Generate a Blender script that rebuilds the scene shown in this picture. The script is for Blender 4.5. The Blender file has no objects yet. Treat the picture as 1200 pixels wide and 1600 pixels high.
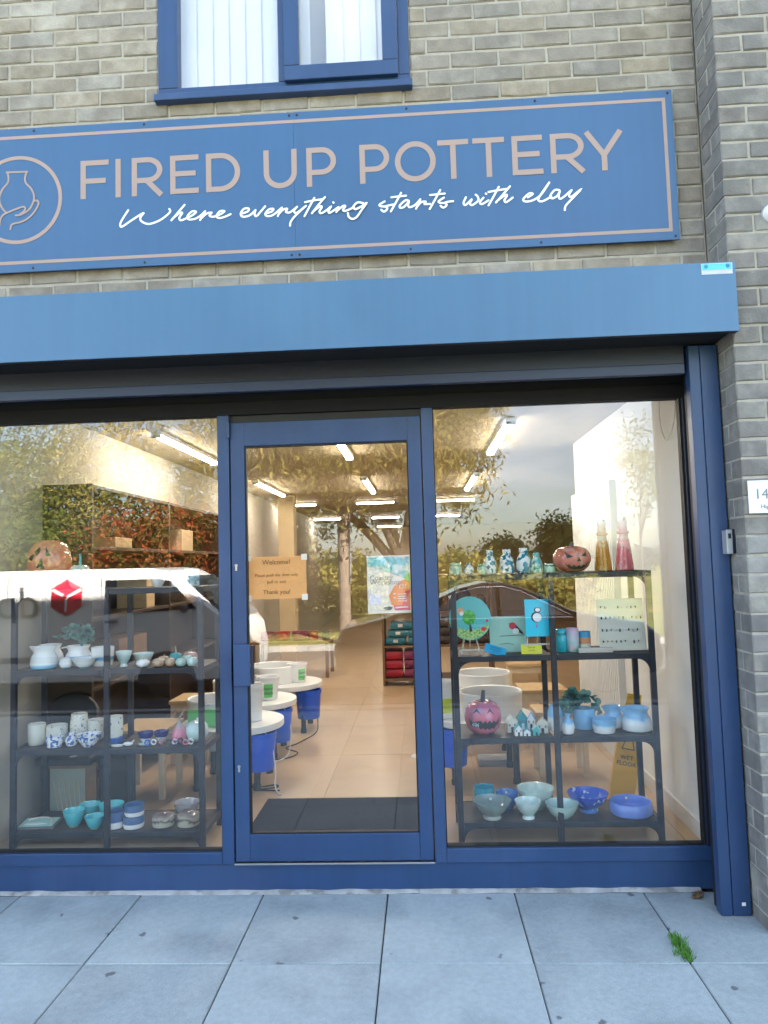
import bpy, bmesh, math, random
import numpy as np
from mathutils import Vector, Matrix, noise
random.seed(7); rng = np.random.default_rng(7)
S = bpy.context.scene
COL = S.collection
R = math.radians

# ------------------------------------------------------------------ camera
CAM = np.array([0.0, -3.58, 1.59]); FPX = 1119.52
def _cam_rows(p, y, r):
    cp, sp, cy, sy, cr, sr = math.cos(p), math.sin(p), math.cos(y), math.sin(y), math.cos(r), math.sin(r)
    base = np.array([[1, 0, 0], [0, 0, -1], [0, 1, 0]], float)
    yaw = np.array([[cy, sy, 0], [-sy, cy, 0], [0, 0, 1]]); pit = np.array([[1, 0, 0], [0, cp, sp], [0, -sp, cp]])
    rol = np.array([[cr, -sr, 0], [sr, cr, 0], [0, 0, 1]])
    return rol @ base @ pit @ yaw
CM = _cam_rows(R(4.02074), R(2.82276), R(-1.6487))
cam_d = bpy.data.cameras.new('camera'); cam = bpy.data.objects.new('camera', cam_d); COL.objects.link(cam)
cam_d.sensor_fit = 'HORIZONTAL'; cam_d.sensor_width = 36.0; cam_d.lens = FPX / 1200 * 36.0
cam_d.clip_start = 0.05; cam_d.clip_end = 500
mw = Matrix.Identity(4)
for i in range(3):
    mw[i][0] = CM[0][i]; mw[i][1] = -CM[1][i]; mw[i][2] = -CM[2][i]; mw[i][3] = CAM[i]
cam.matrix_world = mw
S.camera = cam

# ------------------------------------------------------------------ sky, sun, exposure
SUN_EL, SUN_AZ = R(38), R(28)            # the sun stands behind the shop, a little to the right
W = bpy.data.worlds.new('World'); S.world = W; W.use_nodes = True
nt = W.node_tree; nt.nodes.clear()
sky = nt.nodes.new('ShaderNodeTexSky'); sky.sky_type = 'NISHITA'; sky.sun_disc = False
sky.sun_elevation = SUN_EL; sky.sun_rotation = SUN_AZ; sky.air_density = 1.0; sky.dust_density = 1.3; sky.ozone_density = 0.35
bg = nt.nodes.new('ShaderNodeBackground'); bg.inputs['Strength'].default_value = 0.06
wo = nt.nodes.new('ShaderNodeOutputWorld')
# thin fair-weather cloud all round the sky, closing up towards the horizon
_n, _l = nt.nodes, nt.links
_tc = _n.new('ShaderNodeTexCoord'); _sp = _n.new('ShaderNodeSeparateXYZ'); _l.new(_tc.outputs['Generated'], _sp.inputs[0])
_ad = _n.new('ShaderNodeMath'); _ad.operation = 'ADD'; _ad.inputs[1].default_value = .16; _l.new(_sp.outputs[2], _ad.inputs[0])
_mx = _n.new('ShaderNodeMath'); _mx.operation = 'MAXIMUM'; _mx.inputs[1].default_value = .05; _l.new(_ad.outputs[0], _mx.inputs[0])
_dv = _n.new('ShaderNodeVectorMath'); _dv.operation = 'DIVIDE'; _cb = _n.new('ShaderNodeCombineXYZ'); _l.new(_tc.outputs['Generated'], _dv.inputs[0])
for _i in range(3): _l.new(_mx.outputs[0], _cb.inputs[_i])
_l.new(_cb.outputs[0], _dv.inputs[1])
_nz = _n.new('ShaderNodeTexNoise'); _nz.inputs['Scale'].default_value = 1.1; _nz.inputs['Detail'].default_value = 7; _nz.inputs['Roughness'].default_value = .58; _l.new(_dv.outputs[0], _nz.inputs['Vector'])
_mr = _n.new('ShaderNodeMapRange'); _mr.interpolation_type = 'SMOOTHSTEP'; _mr.inputs[1].default_value = .42; _mr.inputs[2].default_value = .70; _mr.inputs[4].default_value = .36; _l.new(_nz.outputs['Fac'], _mr.inputs[0])
_cm = _n.new('ShaderNodeMix'); _cm.data_type = 'RGBA'; _l.new(_mr.outputs[0], _cm.inputs['Factor']); _l.new(sky.outputs[0], _cm.inputs[6]); _cm.inputs[7].default_value = (8.2, 8.8, 9.4, 1)
nt.links.new(_cm.outputs[2], bg.inputs[0]); nt.links.new(bg.outputs[0], wo.inputs[0])
sun_d = bpy.data.lights.new('sun', 'SUN'); sun_d.energy = 5.0; sun_d.angle = R(0.53); sun_d.color = (1.0, 0.93, 0.82)
sun = bpy.data.objects.new('sun', sun_d); COL.objects.link(sun)
sdir = Vector((math.sin(SUN_AZ) * math.cos(SUN_EL), math.cos(SUN_AZ) * math.cos(SUN_EL), math.sin(SUN_EL)))
sun.rotation_euler = (-sdir).to_track_quat('-Z', 'Y').to_euler(); sun.location = (4, 8, 12)
S.view_settings.view_transform = 'Standard'; S.view_settings.look = 'None'
S.view_settings.exposure = 3.72; S.view_settings.gamma = 1.0; S.view_settings.use_curve_mapping = False
S.render.engine = 'CYCLES'
cy = S.cycles
cy.use_denoising = True; cy.max_bounces = 10; cy.diffuse_bounces = 5; cy.glossy_bounces = 5
cy.transparent_max_bounces = 40; cy.caustics_reflective = False; cy.caustics_refractive = False; cy.sample_clamp_indirect = 3.0
TUBE = 6.0                              # ceiling battens are lit in the photograph

# ------------------------------------------------------------------ helpers
def ray(px, py): return CM.T @ np.array([(px - 600) / FPX, (py - 800) / FPX, 1.0])
def atY(px, py, Y): d = ray(px, py); return Vector(CAM + d * ((Y - CAM[1]) / d[1]))
def atZ(px, py, Z): d = ray(px, py); return Vector(CAM + d * ((Z - CAM[2]) / d[2]))

MATS = {}
def mat(name, col, rough=0.6, metal=0.0, var=0.0, vscale=8.0, bump=0.0, bscale=60.0, coat=0.0, rnd=0.0, col2=None, c2scale=6.0, c2lo=0.5, c2hi=0.6, detail=4.0, spec=0.5, streak=0.0, speck=None, grit=0.0, tint=0.0, weather=None):
    """principled material: base colour, broad noise variation, optional second colour in patches, fine relief, per-object variation"""
    m = bpy.data.materials.new(name); m.use_nodes = True; MATS[name] = m
    n, l = m.node_tree.nodes, m.node_tree.links
    b = n['Principled BSDF']; b.inputs['Roughness'].default_value = rough; b.inputs['Metallic'].default_value = metal
    b.inputs['Coat Weight'].default_value = coat; b.inputs['Specular IOR Level'].default_value = spec
    tc = n.new('ShaderNodeTexCoord')
    vec = tc.outputs['Object']
    oi = None
    if rnd or var or col2 or streak or speck:
        oi = n.new('ShaderNodeObjectInfo')
        add = n.new('ShaderNodeVectorMath'); add.operation = 'ADD'
        sc = n.new('ShaderNodeVectorMath'); sc.operation = 'SCALE'; sc.inputs[0].default_value = (37.1, 19.7, 11.3)
        l.new(oi.outputs['Random'], sc.inputs['Scale']); l.new(vec, add.inputs[0]); l.new(sc.outputs[0], add.inputs[1]); vec = add.outputs[0]
    cur = None
    def rgb(c):
        x = n.new('ShaderNodeRGB'); x.outputs[0].default_value = (*c, 1); return x.outputs[0]
    cur = rgb(col)
    if col2:
        t = n.new('ShaderNodeTexNoise'); t.inputs['Scale'].default_value = c2scale; t.inputs['Detail'].default_value = detail; l.new(vec, t.inputs['Vector'])
        rp = n.new('ShaderNodeMapRange'); rp.inputs[1].default_value = c2lo; rp.inputs[2].default_value = c2hi; l.new(t.outputs['Fac'], rp.inputs[0])
        mx = n.new('ShaderNodeMix'); mx.data_type = 'RGBA'; l.new(rp.outputs[0], mx.inputs['Factor']); l.new(cur, mx.inputs[6]); mx.inputs[7].default_value = (*col2, 1); cur = mx.outputs[2]
    if var:
        t = n.new('ShaderNodeTexNoise'); t.inputs['Scale'].default_value = vscale; t.inputs['Detail'].default_value = 6; l.new(vec, t.inputs['Vector'])
        rp = n.new('ShaderNodeMapRange'); rp.inputs[1].default_value = 0.25; rp.inputs[2].default_value = 0.75
        rp.inputs[3].default_value = 1 - var; rp.inputs[4].default_value = 1 + var; l.new(t.outputs['Fac'], rp.inputs[0])
        hs = n.new('ShaderNodeHueSaturation'); l.new(rp.outputs[0], hs.inputs['Value']); l.new(cur, hs.inputs['Color']); cur = hs.outputs[0]
    def scaled(fac_out, lo, hi, a, b_):
        nonlocal cur
        r_ = n.new('ShaderNodeMapRange'); r_.inputs[1].default_value = lo; r_.inputs[2].default_value = hi; r_.inputs[3].default_value = a; r_.inputs[4].default_value = b_; l.new(fac_out, r_.inputs[0])
        h_ = n.new('ShaderNodeHueSaturation'); l.new(r_.outputs[0], h_.inputs['Value']); l.new(cur, h_.inputs['Color']); cur = h_.outputs[0]
    if streak:                             # rain streaks: noise stretched down the surface
        mp = n.new('ShaderNodeMapping'); mp.inputs['Scale'].default_value = (24, 24, .9); l.new(vec, mp.inputs[0])
        t = n.new('ShaderNodeTexNoise'); t.inputs['Scale'].default_value = 1; t.inputs['Detail'].default_value = 5; l.new(mp.outputs[0], t.inputs['Vector']); scaled(t.outputs['Fac'], .35, .7, 1 + streak * .5, 1 - streak)
    if grit:
        t = n.new('ShaderNodeTexNoise'); t.inputs['Scale'].default_value = 330; t.inputs['Detail'].default_value = 2; l.new(vec, t.inputs['Vector']); scaled(t.outputs['Fac'], .3, .7, 1 - grit, 1 + grit)
    if speck:                              # sparse marks with a shape of their own (gum, chips)
        c_, sc_, th_ = speck; v_ = n.new('ShaderNodeTexVoronoi'); v_.inputs['Scale'].default_value = sc_
        nz = n.new('ShaderNodeTexNoise'); nz.inputs['Scale'].default_value = sc_ * 4; l.new(vec, nz.inputs['Vector']); av = n.new('ShaderNodeVectorMath'); av.operation = 'MULTIPLY_ADD'; av.inputs[1].default_value = (.06 / sc_ * 5,) * 3; l.new(nz.outputs['Color'], av.inputs[0]); l.new(vec, av.inputs[2]); l.new(av.outputs[0], v_.inputs['Vector'])
        r_ = n.new('ShaderNodeMapRange'); r_.inputs[1].default_value = th_; r_.inputs[2].default_value = th_ * .65; l.new(v_.outputs['Distance'], r_.inputs[0])
        sp = n.new('ShaderNodeSeparateColor'); l.new(v_.outputs['Color'], sp.inputs[0]); g_ = n.new('ShaderNodeMath'); g_.operation = 'LESS_THAN'; g_.inputs[1].default_value = .35; l.new(sp.outputs[0], g_.inputs[0])
        q_ = n.new('ShaderNodeMath'); q_.operation = 'MULTIPLY'; l.new(r_.outputs[0], q_.inputs[0]); l.new(g_.outputs[0], q_.inputs[1])
        mx = n.new('ShaderNodeMix'); mx.data_type = 'RGBA'; l.new(q_.outputs[0], mx.inputs['Factor']); l.new(cur, mx.inputs[6]); mx.inputs[7].default_value = (*c_, 1); cur = mx.outputs[2]
    if weather:                            # pale mortar wash and salts that run on across many pieces
        gp = n.new('ShaderNodeNewGeometry'); t = n.new('ShaderNodeTexNoise'); t.inputs['Scale'].default_value = 2.3; t.inputs['Detail'].default_value = 9; t.inputs['Roughness'].default_value = .68; l.new(gp.outputs['Position'], t.inputs['Vector'])
        r_ = n.new('ShaderNodeMapRange'); r_.inputs[1].default_value = .52; r_.inputs[2].default_value = .74; r_.inputs[4].default_value = .85; l.new(t.outputs['Fac'], r_.inputs[0])
        mx = n.new('ShaderNodeMix'); mx.data_type = 'RGBA'; l.new(r_.outputs[0], mx.inputs['Factor']); l.new(cur, mx.inputs[6]); mx.inputs[7].default_value = (*weather, 1); cur = mx.outputs[2]
    if tint:                               # some pieces fired warmer than others
        r_ = n.new('ShaderNodeMath'); r_.operation = 'FRACT'; k_ = n.new('ShaderNodeMath'); k_.operation = 'MULTIPLY'; k_.inputs[1].default_value = 7.31; l.new(oi.outputs['Random'], k_.inputs[0]); l.new(k_.outputs[0], r_.inputs[0])
        r2 = n.new('ShaderNodeMapRange'); r2.inputs[3].default_value = 1 - tint; r2.inputs[4].default_value = 1 + tint; l.new(r_.outputs[0], r2.inputs[0])
        h_ = n.new('ShaderNodeHueSaturation'); l.new(r2.outputs[0], h_.inputs['Saturation']); l.new(cur, h_.inputs['Color']); cur = h_.outputs[0]
    if rnd:
        rp = n.new('ShaderNodeMapRange'); rp.inputs[3].default_value = 1 - rnd; rp.inputs[4].default_value = 1 + rnd; l.new(oi.outputs['Random'], rp.inputs[0])
        hs = n.new('ShaderNodeHueSaturation'); l.new(rp.outputs[0], hs.inputs['Value']); l.new(cur, hs.inputs['Color']); cur = hs.outputs[0]
    l.new(cur, b.inputs['Base Color'])
    if bump:
        t = n.new('ShaderNodeTexNoise'); t.inputs['Scale'].default_value = bscale; t.inputs['Detail'].default_value = 5; l.new(vec, t.inputs['Vector'])
        bp = n.new('ShaderNodeBump'); bp.inputs['Strength'].default_value = bump; bp.inputs['Distance'].default_value = 0.004
        l.new(t.outputs['Fac'], bp.inputs['Height']); l.new(bp.outputs[0], b.inputs['Normal'])
    return m

def glaze(name, bands, rough=0.15, speck=None, wob=0.0, spots=None):
    """fired glaze: colour bands up the height (0..1 of the object's bounding box), optional specks / painted spots"""
    m = bpy.data.materials.new(name); m.use_nodes = True; MATS[name] = m
    n, l = m.node_tree.nodes, m.node_tree.links; b = n['Principled BSDF']
    b.inputs['Roughness'].default_value = rough; b.inputs['Coat Weight'].default_value = 0.3
    tc = n.new('ShaderNodeTexCoord'); sp = n.new('ShaderNodeSeparateXYZ'); l.new(tc.outputs['Generated'], sp.inputs[0])
    h = sp.outputs[2]
    t = n.new('ShaderNodeTexNoise'); t.inputs['Scale'].default_value = 22; t.inputs['Detail'].default_value = 3; l.new(tc.outputs['Object'], t.inputs['Vector'])
    ma = n.new('ShaderNodeMath'); ma.operation = 'MULTIPLY_ADD'; ma.inputs[1].default_value = wob; l.new(t.outputs['Fac'], ma.inputs[0]); l.new(h, ma.inputs[2])
    su = n.new('ShaderNodeMath'); su.operation = 'SUBTRACT'; su.inputs[1].default_value = wob * 0.5; l.new(ma.outputs[0], su.inputs[0])
    cr = n.new('ShaderNodeValToRGB'); l.new(su.outputs[0], cr.inputs[0])
    el = cr.color_ramp.elements
    while len(el) < len(bands): el.new(0.5)
    for e, (pos, c) in zip(el, bands): e.position = pos; e.color = (*c, 1)
    cur = cr.outputs[0]
    v = n.new('ShaderNodeTexNoise'); v.inputs['Scale'].default_value = 9; l.new(tc.outputs['Object'], v.inputs['Vector'])
    rp = n.new('ShaderNodeMapRange'); rp.inputs[3].default_value = 0.82; rp.inputs[4].default_value = 1.18; l.new(v.outputs['Fac'], rp.inputs[0])
    hs = n.new('ShaderNodeHueSaturation'); l.new(rp.outputs[0], hs.inputs['Value']); l.new(cur, hs.inputs['Color']); cur = hs.outputs[0]
    for sparm in (speck, spots):
        if not sparm: continue
        c, scale, thr = sparm
        vo = n.new('ShaderNodeTexVoronoi') if sparm is speck else n.new('ShaderNodeTexNoise')
        vo.inputs['Scale'].default_value = scale; l.new(tc.outputs['Object'], vo.inputs['Vector'])
        mr = n.new('ShaderNodeMapRange'); l.new(vo.outputs[0], mr.inputs[0])
        if sparm is speck: mr.inputs[1].default_value = thr; mr.inputs[2].default_value = thr * 0.6
        else: mr.inputs[1].default_value = thr; mr.inputs[2].default_value = thr + 0.03
        mx = n.new('ShaderNodeMix'); mx.data_type = 'RGBA'; l.new(mr.outputs[0], mx.inputs['Factor']); l.new(cur, mx.inputs[6]); mx.inputs[7].default_value = (*c, 1); cur = mx.outputs[2]
    l.new(cur, b.inputs['Base Color'])
    return m

def emis(name, col, strength):
    m = bpy.data.materials.new(name); m.use_nodes = True; n = m.node_tree.nodes; n.clear()
    e = n.new('ShaderNodeEmission'); e.inputs[0].default_value = (*col, 1); e.inputs[1].default_value = strength
    o = n.new('ShaderNodeOutputMaterial'); m.node_tree.links.new(e.outputs[0], o.inputs[0]); MATS[name] = m; return m

def glass(name, f0, tint=(1, 1, 1)):
    m = bpy.data.materials.new(name); m.use_nodes = True; n, l = m.node_tree.nodes, m.node_tree.links; n.clear()
    lw = n.new('ShaderNodeLayerWeight'); lw.inputs[0].default_value = 0.5
    pw = n.new('ShaderNodeMath'); pw.operation = 'POWER'; pw.inputs[1].default_value = 5; l.new(lw.outputs['Facing'], pw.inputs[0])
    mr = n.new('ShaderNodeMapRange'); mr.inputs[3].default_value = f0; mr.inputs[4].default_value = 1; l.new(pw.outputs[0], mr.inputs[0])
    tr = n.new('ShaderNodeBsdfTransparent'); tr.inputs[0].default_value = (*tint, 1)
    gl = n.new('ShaderNodeBsdfGlossy'); gl.inputs['Roughness'].default_value = 0.0
    tx = n.new('ShaderNodeTexCoord'); nz = n.new('ShaderNodeTexNoise'); nz.inputs['Scale'].default_value = 1.3; nz.inputs['Detail'].default_value = 1
    l.new(tx.outputs['Object'], nz.inputs['Vector'])
    bp = n.new('ShaderNodeBump'); bp.inputs['Strength'].default_value = 0.012; bp.inputs['Distance'].default_value = 0.02
    l.new(nz.outputs['Fac'], bp.inputs['Height']); l.new(bp.outputs[0], gl.inputs['Normal'])
    mx = n.new('ShaderNodeMixShader'); l.new(mr.outputs[0], mx.inputs[0]); l.new(tr.outputs[0], mx.inputs[1]); l.new(gl.outputs[0], mx.inputs[2])
    o = n.new('ShaderNodeOutputMaterial'); l.new(mx.outputs[0], o.inputs[0]); MATS[name] = m; return m

def leafmat(name, c1, c2, c3, scale=1.2):
    m = bpy.data.materials.new(name); m.use_nodes = True; n, l = m.node_tree.nodes, m.node_tree.links; n.clear()
    g = n.new('ShaderNodeTexCoord'); t = n.new('ShaderNodeTexNoise'); t.inputs['Scale'].default_value = scale; t.inputs['Detail'].default_value = 8; t.inputs['Roughness'].default_value = 0.7
    l.new(g.outputs['Object'], t.inputs['Vector'])
    cr = n.new('ShaderNodeValToRGB'); l.new(t.outputs['Fac'], cr.inputs[0]); e = cr.color_ramp.elements
    e[0].position = .38; e[0].color = (*c1, 1); e[1].position = .62; e[1].color = (*c3, 1); x = e.new(.5); x.color = (*c2, 1)
    d = n.new('ShaderNodeBsdfDiffuse'); tr = n.new('ShaderNodeBsdfTranslucent'); l.new(cr.outputs[0], d.inputs[0]); l.new(cr.outputs[0], tr.inputs[0])
    mx = n.new('ShaderNodeMixShader'); mx.inputs[0].default_value = .35; l.new(d.outputs[0], mx.inputs[1]); l.new(tr.outputs[0], mx.inputs[2])
    o = n.new('ShaderNodeOutputMaterial'); l.new(mx.outputs[0], o.inputs[0]); MATS[name] = m; return m

def empty(name, loc=(0, 0, 0), rz=0.0):
    o = bpy.data.objects.new(name, None); COL.objects.link(o); o.location = loc; o.rotation_euler = (0, 0, rz); o.empty_display_size = 0.1; return o
def tag(o, label=None, cat=None, group=None, kind=None):
    if label: o['label'] = label
    if cat: o['category'] = cat
    if group: o['group'] = group
    if kind: o['kind'] = kind
    return o
def link(name, me, parent=None, loc=None, rot=None):
    o = bpy.data.objects.new(name, me); COL.objects.link(o)
    if parent is not None: o.parent = parent
    if loc is not None: o.location = loc
    if rot is not None: o.rotation_euler = rot
    return o

class MB:
    def __init__(s): s.v = []; s.f = []
    def add(s, vs, fs):
        o = len(s.v); s.v += [tuple(v) for v in vs]; s.f += [tuple(i + o for i in f) for f in fs]; return s
    def box(s, x0, x1, y0, y1, z0, z1):
        return s.add([(x0, y0, z0), (x1, y0, z0), (x1, y1, z0), (x0, y1, z0), (x0, y0, z1), (x1, y0, z1), (x1, y1, z1), (x0, y1, z1)],
                     [(0, 3, 2, 1), (4, 5, 6, 7), (0, 1, 5, 4), (1, 2, 6, 5), (2, 3, 7, 6), (3, 0, 4, 7)])
    def prism(s, pts, y0, y1):          # polygon in XZ (counter-clockwise seen from -Y), pushed from y0 (front) to y1
        n = len(pts)
        vs = [(x, y0, z) for x, z in pts] + [(x, y1, z) for x, z in pts]
        fs = [tuple(range(n)), tuple(range(2 * n - 1, n - 1, -1))] + [(i, n + i, n + (i + 1) % n, (i + 1) % n) for i in range(n)]
        return s.add(vs, fs)
    def prismx(s, pts, x0, x1):         # polygon in YZ, pushed along X
        n = len(pts)
        vs = [(x0, y, z) for y, z in pts] + [(x1, y, z) for y, z in pts]
        fs = [tuple(range(n)), tuple(range(2 * n - 1, n - 1, -1))] + [(i, n + i, n + (i + 1) % n, (i + 1) % n) for i in range(n)]
        return s.add(vs, fs)
    def prismz(s, pts, z0, z1):
        n = len(pts)
        vs = [(x, y, z0) for x, y in pts] + [(x, y, z1) for x, y in pts]
        fs = [tuple(range(n - 1, -1, -1)), tuple(range(n, 2 * n))] + [(i, (i + 1) % n, n + (i + 1) % n, n + i) for i in range(n)]
        return s.add(vs, fs)
    def lathe(s, prof, n=28, c=(0, 0, 0), rib=None, sx=1.0, sy=1.0):
        vs, fs = [], []
        for r, z in prof:
            for k in range(n):
                a = 2 * math.pi * k / n; q = r * (rib(a, z) if rib else 1.0)
                vs.append((c[0] + q * math.cos(a) * sx, c[1] + q * math.sin(a) * sy, c[2] + z))
        m = len(prof)
        for j in range(m - 1):
            for k in range(n): k2 = (k + 1) % n; fs.append((j * n + k, j * n + k2, (j + 1) * n + k2, (j + 1) * n + k))
        if prof[0][0] > 1e-5: fs.append(tuple(range(n - 1, -1, -1)))
        if prof[-1][0] > 1e-5: fs.append(tuple(range((m - 1) * n, m * n)))
        return s.add(vs, fs)
    def tube(s, pts, r, n=8):
        pts = [Vector(p) for p in pts]; rs = r if isinstance(r, (list, tuple)) else [r] * len(pts)
        vs, fs = [], []
        for i, p in enumerate(pts):
            d = (pts[min(i + 1, len(pts) - 1)] - pts[max(i - 1, 0)]).normalized()
            u = d.cross(Vector((0, 0, 1)) if abs(d.z) < .9 else Vector((1, 0, 0))).normalized(); w = d.cross(u)
            for k in range(n):
                a = 2 * math.pi * k / n; vs.append(p + (u * math.cos(a) + w * math.sin(a)) * rs[i])
        for i in range(len(pts) - 1):
            for k in range(n): k2 = (k + 1) % n; fs.append((i * n + k, i * n + k2, (i + 1) * n + k2, (i + 1) * n + k))
        fs.append(tuple(range(n - 1, -1, -1))); fs.append(tuple(range((len(pts) - 1) * n, len(pts) * n)))
        return s.add(vs, fs)
    def ribbon(s, pts, w, y, cap=True, dy=0.00004, depth=0.0015):     # a flat painted stroke in XZ, facing -Y
        P = []
        for p in pts:
            q = Vector((p[0], p[1]))
            if not P or (q - P[-1]).length > 1e-4: P.append(q)
        n = len(P); L, Rr = [], []
        for i in range(n):
            a = P[max(i - 1, 0)]; b = P[min(i + 1, n - 1)]
            if 0 < i < n - 1:
                d1 = (P[i] - a).normalized(); d2 = (b - P[i]).normalized(); t = (d1 + d2)
                t = t.normalized() if t.length > 1e-6 else d1
                k = min(1.0 / max(abs(t.dot(d1)), .35), 2.0)
            else: t = (b - a).normalized(); k = 1
            nn = Vector((-t.y, t.x)) * (w / 2 * k); L.append(P[i] + nn); Rr.append(P[i] - nn)
        vs, fs = [], []
        for i in range(n):
            yy = y - i * dy
            vs += [(L[i].x, yy, L[i].y), (Rr[i].x, yy, Rr[i].y), (L[i].x, yy + depth, L[i].y), (Rr[i].x, yy + depth, Rr[i].y)]
        for i in range(n - 1):
            a, b = 4 * i, 4 * i + 4
            fs += [(a, a + 1, b + 1, b), (a, b, b + 2, a + 2), (a + 1, a + 3, b + 3, b + 1)]
        fs += [(0, 2, 3, 1), (4 * n - 4, 4 * n - 3, 4 * n - 1, 4 * n - 2)]
        s.add(vs, fs)
        if cap:
            for i in (0, n - 1):
                yy = y - i * dy - dy * .5
                s.prism([(P[i].x + w / 2 * math.cos(2 * math.pi * k / 12), P[i].y + w / 2 * math.sin(2 * math.pi * k / 12)) for k in range(12)], yy, yy + depth)
        return s
    def mesh(s, name, m, smooth=False):
        me = bpy.data.meshes.new(name); me.from_pydata(s.v, [], s.f); me.update()
        if m is not None: me.materials.append(MATS[m] if isinstance(m, str) else m)
        if smooth:
            me.polygons.foreach_set('use_smooth', [True] * len(me.polygons))
            try: me.set_sharp_from_angle(angle=R(38))
            except Exception: pass
        return me
    def build(s, name, m, parent=None, smooth=False, bevel=0.0, loc=None, rot=None):
        o = link(name, s.mesh(name, m, smooth), parent, loc, rot)
        if bevel:
            b = o.modifiers.new('bevel', 'BEVEL'); b.width = bevel; b.segments = 2; b.limit_method = 'ANGLE'; b.angle_limit = R(40)
        return o
def bx(name, m, parent, x0, x1, y0, y1, z0, z1, bevel=0.0, **k): return MB().box(x0, x1, y0, y1, z0, z1).build(name, m, parent, bevel=bevel, **k)

def smooth_path(pts, k=5, closed=False):
    P = [Vector(p) for p in pts]; out = []
    n = len(P)
    for i in range(n - 1):
        p0, p1, p2, p3 = P[max(i - 1, 0)], P[i], P[i + 1], P[min(i + 2, n - 1)]
        for j in range(k):
            t = j / k
            out.append(.5 * ((2 * p1) + (p2 - p0) * t + (2 * p0 - 5 * p1 + 4 * p2 - p3) * t * t + (3 * p1 - p0 - 3 * p2 + p3) * t ** 3))
    out.append(P[-1]); return out

def text_mesh(body, size, m, align='CENTER', spacing=1.0, depth=0.0006):
    c = bpy.data.curves.new('lettering', 'FONT'); c.body = body; c.size = size; c.align_x = align; c.align_y = 'CENTER'; c.extrude = depth; c.space_character = spacing; c.resolution_u = 3
    o = bpy.data.objects.new('lettering', c); COL.objects.link(o)
    dg = bpy.context.evaluated_depsgraph_get(); me = bpy.data.meshes.new_from_object(o.evaluated_get(dg))
    bpy.data.objects.remove(o); bpy.data.curves.remove(c)
    me.materials.clear(); me.materials.append(MATS[m]); return me
FRONT = (R(90), 0, 0)                     # text facing the street

# ------------------------------------------------------------------ materials
NAVY = (.022, .058, .150)
mat('navy', NAVY, .38, var=.10, vscale=3, bump=.02, bscale=300, col2=(.030, .066, .16), c2scale=2.0, streak=.07, speck=((.10,.13,.19), 26, .035))
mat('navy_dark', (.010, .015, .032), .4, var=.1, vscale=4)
mat('bar_blue', (.020, .034, .075), .4); mat('recess_shade', (.004, .004, .005), .8)  # near-black: shade under the shutter box, put into the colour of its parts
mat('sign_blue', (.037, .110, .236), .45, var=.04, vscale=1.5, streak=.035)
mat('box_blue', (.057, .150, .270), .42, var=.05, vscale=1.2, col2=(.064, .162, .285), c2scale=1.0, streak=.045)
mat('sign_pink', (.37, .27, .23), .6)
mat('sign_white', (.85, .90, .92), .5)
mat('black', (.012, .013, .016), .5, var=.2)
mat('gasket', (.008, .009, .012), .6)
mat('steel', (.55, .56, .58), .35, 1.0, var=.1)
mat('galv', (.42, .45, .50), .45, .7, var=.1)
mat('brick', (.25, .222, .182), .9, rnd=.13, var=.17, vscale=14, bump=.7, bscale=90, col2=(.32, .29, .24), c2scale=7, c2lo=.48, c2hi=.75, tint=.3, weather=(.42, .395, .34))
mat('brick_grey', (.185, .175, .162), .9, rnd=.15, var=.18, vscale=14, bump=.7, bscale=90, col2=(.27, .255, .225), c2scale=7, c2lo=.50, c2hi=.75, tint=.25, weather=(.36, .35, .31))
mat('mortar', (.39, .362, .31), .95, var=.14, vscale=30, bump=.6, bscale=120, col2=(.37, .35, .30), c2scale=5)
mat('slab', (.375, .425, .425), .85, rnd=.09, var=.10, vscale=40, bump=.5, bscale=220, col2=(.255, .29, .30), c2scale=3.2, c2lo=.46, c2hi=.80, speck=((.15, .16, .165), 6.5, .13), grit=.16)
mat('joint', (.075, .08, .08), .95, var=.3, vscale=30)
mat('cement', (.38, .38, .365), .95, var=.3, vscale=14, col2=(.22, .22, .21), c2scale=11, bump=.8, bscale=70)
mat('kerb', (.33, .33, .32), .85, var=.15, bump=.3)
mat('asphalt', (.055, .055, .058), .9, var=.2, vscale=6, bump=.5, bscale=120)
mat('lawn', (.16, .17, .035), .95, var=.3, vscale=1.5, bump=.6, bscale=40, col2=(.26, .22, .07), c2scale=.6)
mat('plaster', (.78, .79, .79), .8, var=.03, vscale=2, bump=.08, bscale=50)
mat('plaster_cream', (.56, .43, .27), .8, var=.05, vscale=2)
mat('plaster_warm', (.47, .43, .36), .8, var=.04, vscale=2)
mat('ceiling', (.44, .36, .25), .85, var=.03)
mat('floor_tile', (.50, .355, .215), .32, rnd=.035, var=.06, vscale=3, col2=(.46, .32, .19), c2scale=2)
mat('grout', (.27, .19, .12), .9)
mat('skirting', (.70, .70, .68), .5)
mat('shelf_steel', (.014, .017, .028), .45, var=.2)
mat('shelf_wood', (.055, .040, .034), .55, var=.3, vscale=18)
mat('pine', (.58, .40, .21), .55, var=.14, vscale=20)
mat('pale_wood', (.66, .54, .36), .55, var=.1, vscale=16)
mat('dark_wood', (.055, .032, .018), .45, var=.3, vscale=7)
mat('mid_wood', (.20, .11, .05), .5, var=.25, vscale=9)
mat('white_plastic', (.80, .80, .79), .35)
mat('grey_plastic', (.30, .31, .33), .45)
mat('blue_plastic', (.002, .10, .75), .35)
mat('green_note', (.16, .62, .17), .7)
mat('lime_note', (.62, .70, .05), .7)
mat('yellow_sign', (.88, .50, .004), .45, var=.05)
mat('orange_paper', (.97, .54, .23), .5, var=.05, vscale=6)
mat('white_paper', (.88, .89, .90), .6)
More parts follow.
